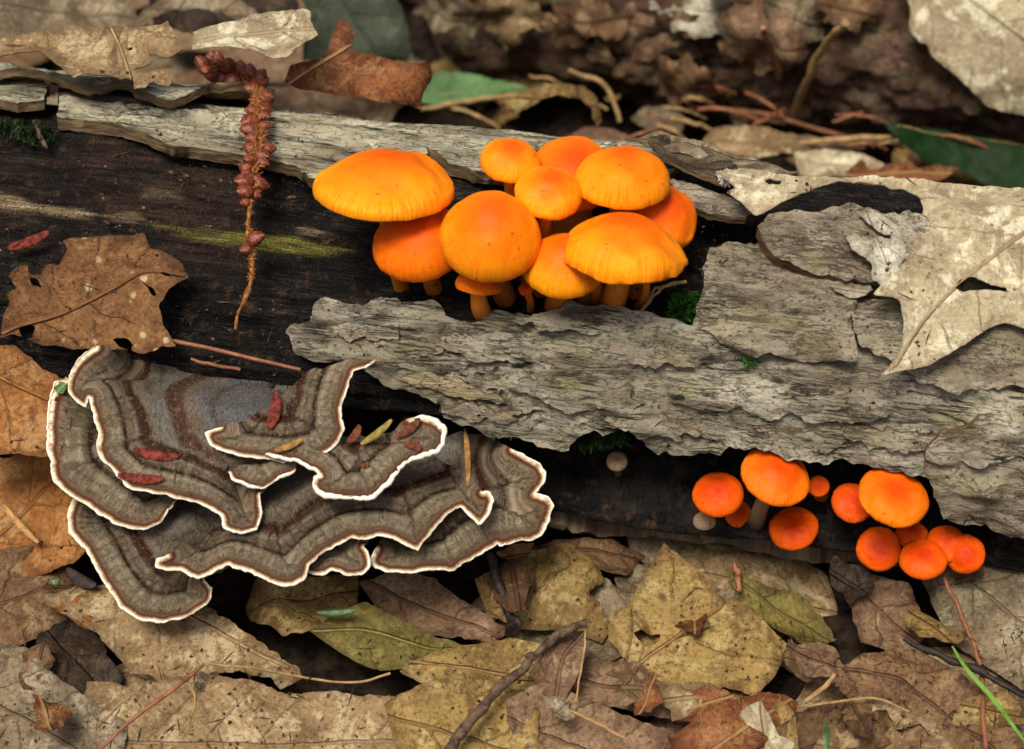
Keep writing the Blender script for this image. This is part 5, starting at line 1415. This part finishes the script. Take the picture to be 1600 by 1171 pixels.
for i, (x, y) in enumerate(((642, 694), (652, 698), (648, 690), (636, 692), (570, 726))):
    needle('red brown crumb of bark on the middle bracket' if i < 4 else 'single reddish crumb in the hollow of the middle bracket', onb('curl', x - 6, y + 2, 0.05), onb('curl', x + 6, y - 2, 0.07), 0.05, 'chip', False, 'bark_crumb', cat='bark crumb', group='bark crumbs on the middle bracket')
needle('red needle on the dark wood above the maple leaf', log_hit(12, 388, 2.98), log_hit(76, 362, 2.98), 0.075, 'needle_red', True, up=(0, -0.7, 0.7))
needle('dark brown stub on the bare wood at the left edge', log_hit(52, 188, 2.95), log_hit(74, 232, 2.95), 0.035, 'twig', False, 'twig', up=(0, -0.6, 0.8), cat='twig')
needle('green needle across the edge of the olive leaf', zp(496, 957, 0.8), zp(556, 953, 0.8), 0.06, 'leaflet', False)
needle('ochre needle on the pinkish orange leaf at the left edge', zp(6, 790, 1.1), zp(60, 848, 0.9), 0.05, 'needle_tan', False)
needle('dark chip below the outermost bracket', zp(104, 890, 0.8), zp(150, 915, 0.8), 0.09, 'twig_dark', False, 'bark_chip', cat='bark chip')
needle('tiny green scrap left of the dark chip', zp(78, 908, 0.8), zp(94, 906, 0.8), 0.06, 'leaflet', False, 'leaf_scrap', cat='leaf scrap')
leaf('tiny green leaflet caught at the upper end of the outermost bracket', [(84, 606), (92, 598), (100, 596), (104, 606), (98, 616), (88, 614)], Plane(onb('outer', 94, 606, 0.06), (0, -0.55, 0.83)), 'green', lift=0.0, wav=0.02, spacing=0.05, jag=1.5, seg=3)
strand('leaf_stalk', 'dark red stalk along the back of the big left bracket', 'stalk', [log_hit(300, 562, 3.05), log_hit(340, 572, 3.05), log_hit(375, 578, 3.05)], 0.035, 'stalk_red')
# stalks behind the log
strand('needle', 'long rusty needle in the gap between the two logs', 'needle', [zp(1075, 170, 0.6), zp(1140, 172, 0.7), zp(1220, 185, 0.7), zp(1330, 216, 0.6)], 0.05, 'stalk_red')
strand('needle', 'short rusty needle crossing the long one behind the crest', 'needle', [zp(1180, 196, 0.9), zp(1224, 172, 0.9)], 0.05, 'stalk_red')
strand('needle', 'pair of tan needles behind the crest left of the green leaf', 'needle', [zp(660, 172, 1.3), zp(720, 160, 1.3), zp(800, 150, 1.3)], 0.05, 'stalk_tan')
strand('twig', 'pale broken straw leaning on the back log', 'straw', [zp(1240, 175, 0.9), zp(1262, 120, 2.3), zp(1290, 70, 3.4), zp(1320, 35, 4.2)], 0.065, 'stalk_tan', None, 8, 0.3, 3)
strand('twig', 'thin dark stalk on the face of the back log', 'straw', [zp(1195, 45, 4.0), zp(1204, 80, 3.2), zp(1216, 120, 2.4)], 0.06, 'stalk_red')
strand('twig', 'grey straw rising behind the yellow edged leaf', 'straw', [zp(890, 110, 1.8), zp(945, 135, 1.6), zp(968, 190, 1.0)], 0.045, 'stalk_tan')
strand('twig', 'tan straw over the dark green leaf', 'straw', [zp(1410, 214, 1.4), zp(1320, 218, 1.4), zp(1240, 226, 1.3)], 0.06, 'stalk_tan')
strand('leaf_stalk', 'thin stem dropping behind the upper tan scrap', 'stalk', [zp(382, -20, 3.0), zp(383, 10, 2.8), zp(386, 30, 2.6)], 0.06, 'stalk_tan')
strand('twig', 'dark blurred stick in the top left corner', 'twig', [zp(-10, 40, 2.6), zp(30, 26, 2.7), zp(80, 8, 2.8)], 0.12, 'twig', None, 8, 0.2, 5)
strand('twig', 'rootlet curling over the bare wood beside the moss tuft', 'twig', [log_hit(1002, 488, 2.95), log_hit(1020, 465, 3.05), log_hit(1040, 447, 3.1), log_hit(1072, 440, 3.0)], 0.028, 'stalk_tan', None, 6, 0.3, 8)
strand('twig', 'second fork of the rootlet beside the moss tuft', 'twig', [log_hit(1012, 472, 3.0), log_hit(1024, 452, 3.1), log_hit(1036, 448, 3.08)], 0.022, 'stalk_tan', None, 6, 0.3, 9)

for i in range(22):
    x, y = rng.uniform(660, 1560), rng.uniform(120, 235)
    a, L = rng.uniform(-0.5, 0.6), rng.uniform(40, 120)
    z0 = rng.uniform(0.8, 1.5)
    strand('twig', ('thin tan straw' if i % 2 else 'thin reddish straw') + ' in the tangle between the two logs', 'straw', [zp(x, y, z0), zp(x + L * 0.5 * math.cos(a), y + L * 0.5 * math.sin(a) - 6, z0 + 0.1), zp(x + L * math.cos(a), y + L * math.sin(a), z0 - 0.2)], rng.uniform(0.022, 0.045), 'stalk_tan' if i % 2 else 'stalk_red', 'tan straws behind the log' if i % 2 else 'reddish straws behind the log', 6, 0.3, i)

# ---------------------------------------------------------------- dried catkin hanging over the log
def spike():
    px = spline(np.array([(316, 108), (340, 98), (370, 95), (395, 102), (408, 120), (404, 150), (402, 180), (402, 200), (405, 225), (398, 255), (393, 290), (391, 320), (388, 350), (387, 380), (392, 390), (394, 410), (392, 440), (382, 470), (372, 490), (368, 515)], float), 8)
    ii = np.arange(len(px))
    P = np.array([log_hit(x, max(y, 90), 3.30 + 0.35 * (1 - min(1, k / 40))) for k, (x, y) in enumerate(px)])
    P[:, :] += np.array([0, 0.0, 0.0])
    root = empty('dried_flower_spike', P[80], 'dried red brown flower spike hanging over the crest of the log', 'flower spike')
    t = np.linspace(0, 1, len(P))
    s = np.arange(len(P))
    th = 0.05 * np.where(t < 0.5, 1.0, 0.75) * (1 + 0.35 * vnoise(np.stack([s * 0.6, s * 0, s * 0], -1), 4))
    th[t > 0.9] *= 0.6
    tube('stalk', P, th, M['fluff'], root, 7)
    r = random.Random(5)
    # a teardrop scale, mesh data shared by all scales
    n, m = 9, 10
    V = []
    for i in range(n):
        q = i / (n - 1)
        rad = 0.52 * math.sin(math.pi * q ** 0.8) ** 0.6 * (1 - 0.18 * q) + 0.01
        for k in range(m):
            a = 2 * math.pi * k / m
            V.append((rad * math.cos(a), 0.75 * rad * math.sin(a), q * 0.95 + (0.05 if i == n - 1 else 0)))
    F = [[i * m + k, i * m + (k + 1) % m, (i + 1) * m + (k + 1) % m, (i + 1) * m + k] for i in range(n - 1) for k in range(m)]
    me = bpy.data.meshes.new('scale'); me.from_pydata(V, [], F); me.materials.append(M['bud'])
    me.polygons.foreach_set('use_smooth', np.ones(len(me.polygons), bool))
    tk = bpy.data.meshes.new('bract')
    bv, bf = [], []
    for j in range(7):
        a = j * 0.9
        d = np.array([math.cos(a), math.sin(a), 0.4 + 0.2 * (j % 3)])
        V2, F2 = tube_data(np.array([[0, 0, 0], d * 0.5 + [0, 0, .1], d * 0.9 + [0.1, 0, 0.0]]), [0.16, 0.12, 0.03], 5)
        bf += [[x + len(bv) for x in f] for f in F2]
        bv += V2.tolist()
    tk.from_pydata(bv, [], bf); tk.materials.append(M['fluff'])
    pos = np.array(root.location)
    vd = (CAM - P[60]); vd /= np.linalg.norm(vd)
    idx = [1, 2, 4, 5, 8, 9, 11, 13, 15, 17, 19, 21, 24, 27, 29, 31, 34, 36, 38, 40, 41, 44, 46, 49, 51, 54, 57, 59, 62, 64, 66, 68, 70, 72, 74, 76, 78, 80, 82, 84, 86, 104, 108]
    for j, i in enumerate(idx):
        for side in ((1, -1) if i < 86 and j % 5 in (0, 2) else (1 if j % 2 else -1,)):
            T = P[min(i + 1, len(P) - 1)] - P[max(i - 1, 0)]
            T /= np.linalg.norm(T)
            S = np.cross(vd, T); S /= np.linalg.norm(S)
            dirn = side * S * r.uniform(0.7, 1.1) + vd * r.uniform(-0.1, 1.1) + T * r.uniform(-0.5, 0.6) * (1 if i > 30 else 0.2)
            if i < 22:
                dirn = dirn * 0.9 + np.array([-0.25, 0, 0.25])
            o = bpy.data.objects.new('scale', me)
            col.objects.link(o); o.parent = root
            q = Vector(dirn).to_track_quat('Z', 'Y')
            sc = r.uniform(0.19, 0.30) * (0.72 if r.random() < 0.25 else 1.0)
            o.matrix_local = Matrix.Translation(Vector(P[i] - pos + T * r.uniform(-0.07, 0.07))) @ q.to_matrix().to_4x4() @ Matrix.Diagonal((sc, sc, sc * r.uniform(0.85, 1.2), 1))
    for j, i in enumerate(list(range(1, 88)) + list(range(88, 128, 2))):
        o = bpy.data.objects.new('bract', tk)
        col.objects.link(o); o.parent = root
        sc = r.uniform(0.09, 0.18) * (1 if i < 84 else 0.45 if i < 100 else 0.62 if i < 120 else 0.5)
        q = Vector(vd + np.array([r.uniform(-.9, .9) for _ in range(3)])).to_track_quat('Z', 'Y')
        o.matrix_local = Matrix.Translation(Vector(P[i] - pos)) @ q.to_matrix().to_4x4() @ Matrix.Diagonal((sc, sc, sc, 1))
spike()

# ---------------------------------------------------------------- moss, mould
def moss(label, spots, mat, seed, n, size, rad=2.9):
    r = np.random.RandomState(seed)
    V, F = [], []
    for (x, y, sx, sy) in spots:
        for _ in range(n):
            a, q = r.uniform(0, 2 * math.pi), math.sqrt(r.uniform())
            p = log_hit(x + math.cos(a) * q * sx, y + math.sin(a) * q * sy, rad)
            nn = p - LOG.o; nn = nn - LOG.a * (nn @ LOG.a); nn /= np.linalg.norm(nn)
            d = nn * r.uniform(0.5, 1.4) * (1.2 - q) + r.normal(size=3) * 0.5
            t = np.cross(d, r.normal(size=3)); t /= np.linalg.norm(t)
            k = len(V)
            L = size * r.uniform(0.6, 1.3)
            V += [p - t * L * 0.16, p + t * L * 0.16, p + d * L * 0.6 + t * L * 0.13, p + d * L, p + d * L * 0.6 - t * L * 0.13]
            F.append([k, k + 1, k + 2, k + 3, k + 4])
    o = mesh_obj('moss', np.array(V), F, M[mat], None, None, None)
    tag(o, label, 'moss', kind='stuff')
moss('tuft of bright green moss beside the orange stems', [(1074, 482, 24, 22), (1062, 490, 14, 14)], 'moss', 1, 420, 0.13, 2.88)
moss('dark moss under the notched edge of the bark slab', [(930, 690, 30, 14), (960, 685, 22, 8)], 'moss_dark', 2, 350, 0.10, 2.7)
moss('moss specks on the bark slab below the cracked plate', [(1172, 567, 10, 7)], 'moss', 3, 60, 0.08, 3.1)
moss('dark moss on the bare wood at the left edge', [(10, 205, 30, 18), (60, 215, 26, 16)], 'moss_dark', 4, 200, 0.10, 2.85)
moss('green shoot of moss at the lower edge of the bark slab', [(785, 678, 16, 5)], 'moss', 5, 40, 0.10, 3.0)
def crumbs():
    r = np.random.RandomState(12)
    V, F = [], []
    C = Log(AX0, AXIS, 2.80)
    for _ in range(2600):
        u, th = r.uniform(-9, 3.8), R_(r.uniform(12, 84))
        if n2(np.array([[u, th * 3]]), 0.8, 1.2, 3, 77)[0] < 0.05:
            continue
        p = C.xyz(np.array([[u, th * 2.80]]), r.uniform(-0.02, 0.05))[0]
        a = C.a * r.uniform(0.6, 1.6) + r.normal(size=3) * 0.5
        a *= r.uniform(0.012, 0.045) / np.linalg.norm(a) * (1 + 2 * (r.uniform() < 0.06))
        b, c = np.cross(a, r.normal(size=3)), None
        b *= 0.5 * np.linalg.norm(a) / max(np.linalg.norm(b), 1e-9)
        c = np.cross(a, b); c *= 0.4 * np.linalg.norm(a) / max(np.linalg.norm(c), 1e-9)
        k = len(V)
        V += [p - a, p + a, p + b, p - b, p + c]
        F += [[k, k + 2, k + 4], [k + 2, k + 1, k + 4], [k + 1, k + 3, k + 4], [k + 3, k, k + 4], [k, k + 3, k + 1, k + 2]]
    n = NT('wood_crumbs', 0.9, 0.1)
    q = n.noise(n.geo(), 6, 4, 0.7)
    n.done(n.ramp(q, [(0.35, (0.012, 0.009, 0.007)), (0.52, (0.06, 0.035, 0.02)), (0.68, (0.22, 0.15, 0.08))]))
    tag(mesh_obj('wood_crumbs', np.array(V), F, n.m, None, None, None), 'crumbs of rotten wood sprinkled on the bare dark face of the log', 'wood crumbs', kind='stuff')
crumbs()
def mould():
    r = np.random.RandomState(4)
    V, F = [], []
    for _ in range(260):
        a, q = r.uniform(0, 6.28), math.sqrt(r.uniform())
        p = log_hit(1140 + math.cos(a) * q * 17, 278 + math.sin(a) * q * 9, 3.45)
        d = r.normal(size=3); d /= np.linalg.norm(d)
        e = np.cross(d, r.normal(size=3)); e /= np.linalg.norm(e)
        k = len(V)
        V += [p - d * 0.07, p + d * 0.07 + e * 0.012, p + d * 0.07 - e * 0.012, p - d * 0.07 + e * 0.02]
        F += [[k, k + 3, k + 1, k + 2]]
    tag(mesh_obj('mould', np.array(V), F, M['fuzz_white'], None, None, None), 'fluffy white mould at the end of the dark bark curl', 'mould', kind='stuff')
mould()

def litter_crumbs():
    bpy.context.view_layer.update()
    dg = bpy.context.evaluated_depsgraph_get()
    r = np.random.RandomState(21)
    V, F = [], []
    for i in range(3400):
        if i % 4:
            x, y = r.uniform(-8.5, 9), r.uniform(-7.5, -2.6)
        else:
            x, y = r.uniform(-8.5, 9), r.uniform(-2.6, 1.2)
        if fbm(np.array([[x * 0.8, y * 0.8, 3.0]]), 3, 91)[0] < (0.0 if i % 4 else 0.12):
            continue
        ok, loc, nor, idx, ob, mt = scene.ray_cast(dg, Vector((x, y, 9)), Vector((0, 0, -1)))
        if not ok or ob is None:
            continue
        top = ob.parent if ob.parent else ob
        if top.name.split('.')[0] in ('mushroom', 'dried_flower_spike', 'moss', 'mould', 'twig', 'grass_blade') or nor.z < 0.2 or (top.name.split('.')[0] == 'bracket_fungus' and i % 7):
            continue
        p = np.array(loc) + np.array(nor) * 0.012
        nn = np.array(nor)
        a = r.normal(size=3); a -= nn * (a @ nn); a /= np.linalg.norm(a)
        fibre = r.uniform() < 0.22
        L = r.uniform(0.06, 0.20) if fibre else r.uniform(0.012, 0.040)
        b = np.cross(nn, a)
        w = 0.010 if fibre else L * r.uniform(0.5, 0.9)
        k = len(V)
        V += [p - a * L, p + b * w, p + a * L + b * w * 0.4, p - b * w, p + nn * w * 0.9]
        F += [[k, k + 1, k + 4], [k + 1, k + 2, k + 4], [k + 2, k + 3, k + 4], [k + 3, k, k + 4]]
    n = NT('litter_crumbs', 0.9, 0.1)
    q = n.noise(n.geo(), 7, 4, 0.75)
    n.done(n.ramp(q, [(0.34, (0.012, 0.008, 0.006)), (0.5, (0.055, 0.03, 0.017)), (0.60, (0.14, 0.08, 0.04)), (0.72, (0.30, 0.22, 0.12))]))
    tag(mesh_obj('litter_crumbs', np.array(V), F, n.m, None, None, None), 'fine crumbs and fibres of soil and leaf sprinkled over the leaves and bark', 'litter crumbs', kind='stuff')
litter_crumbs()
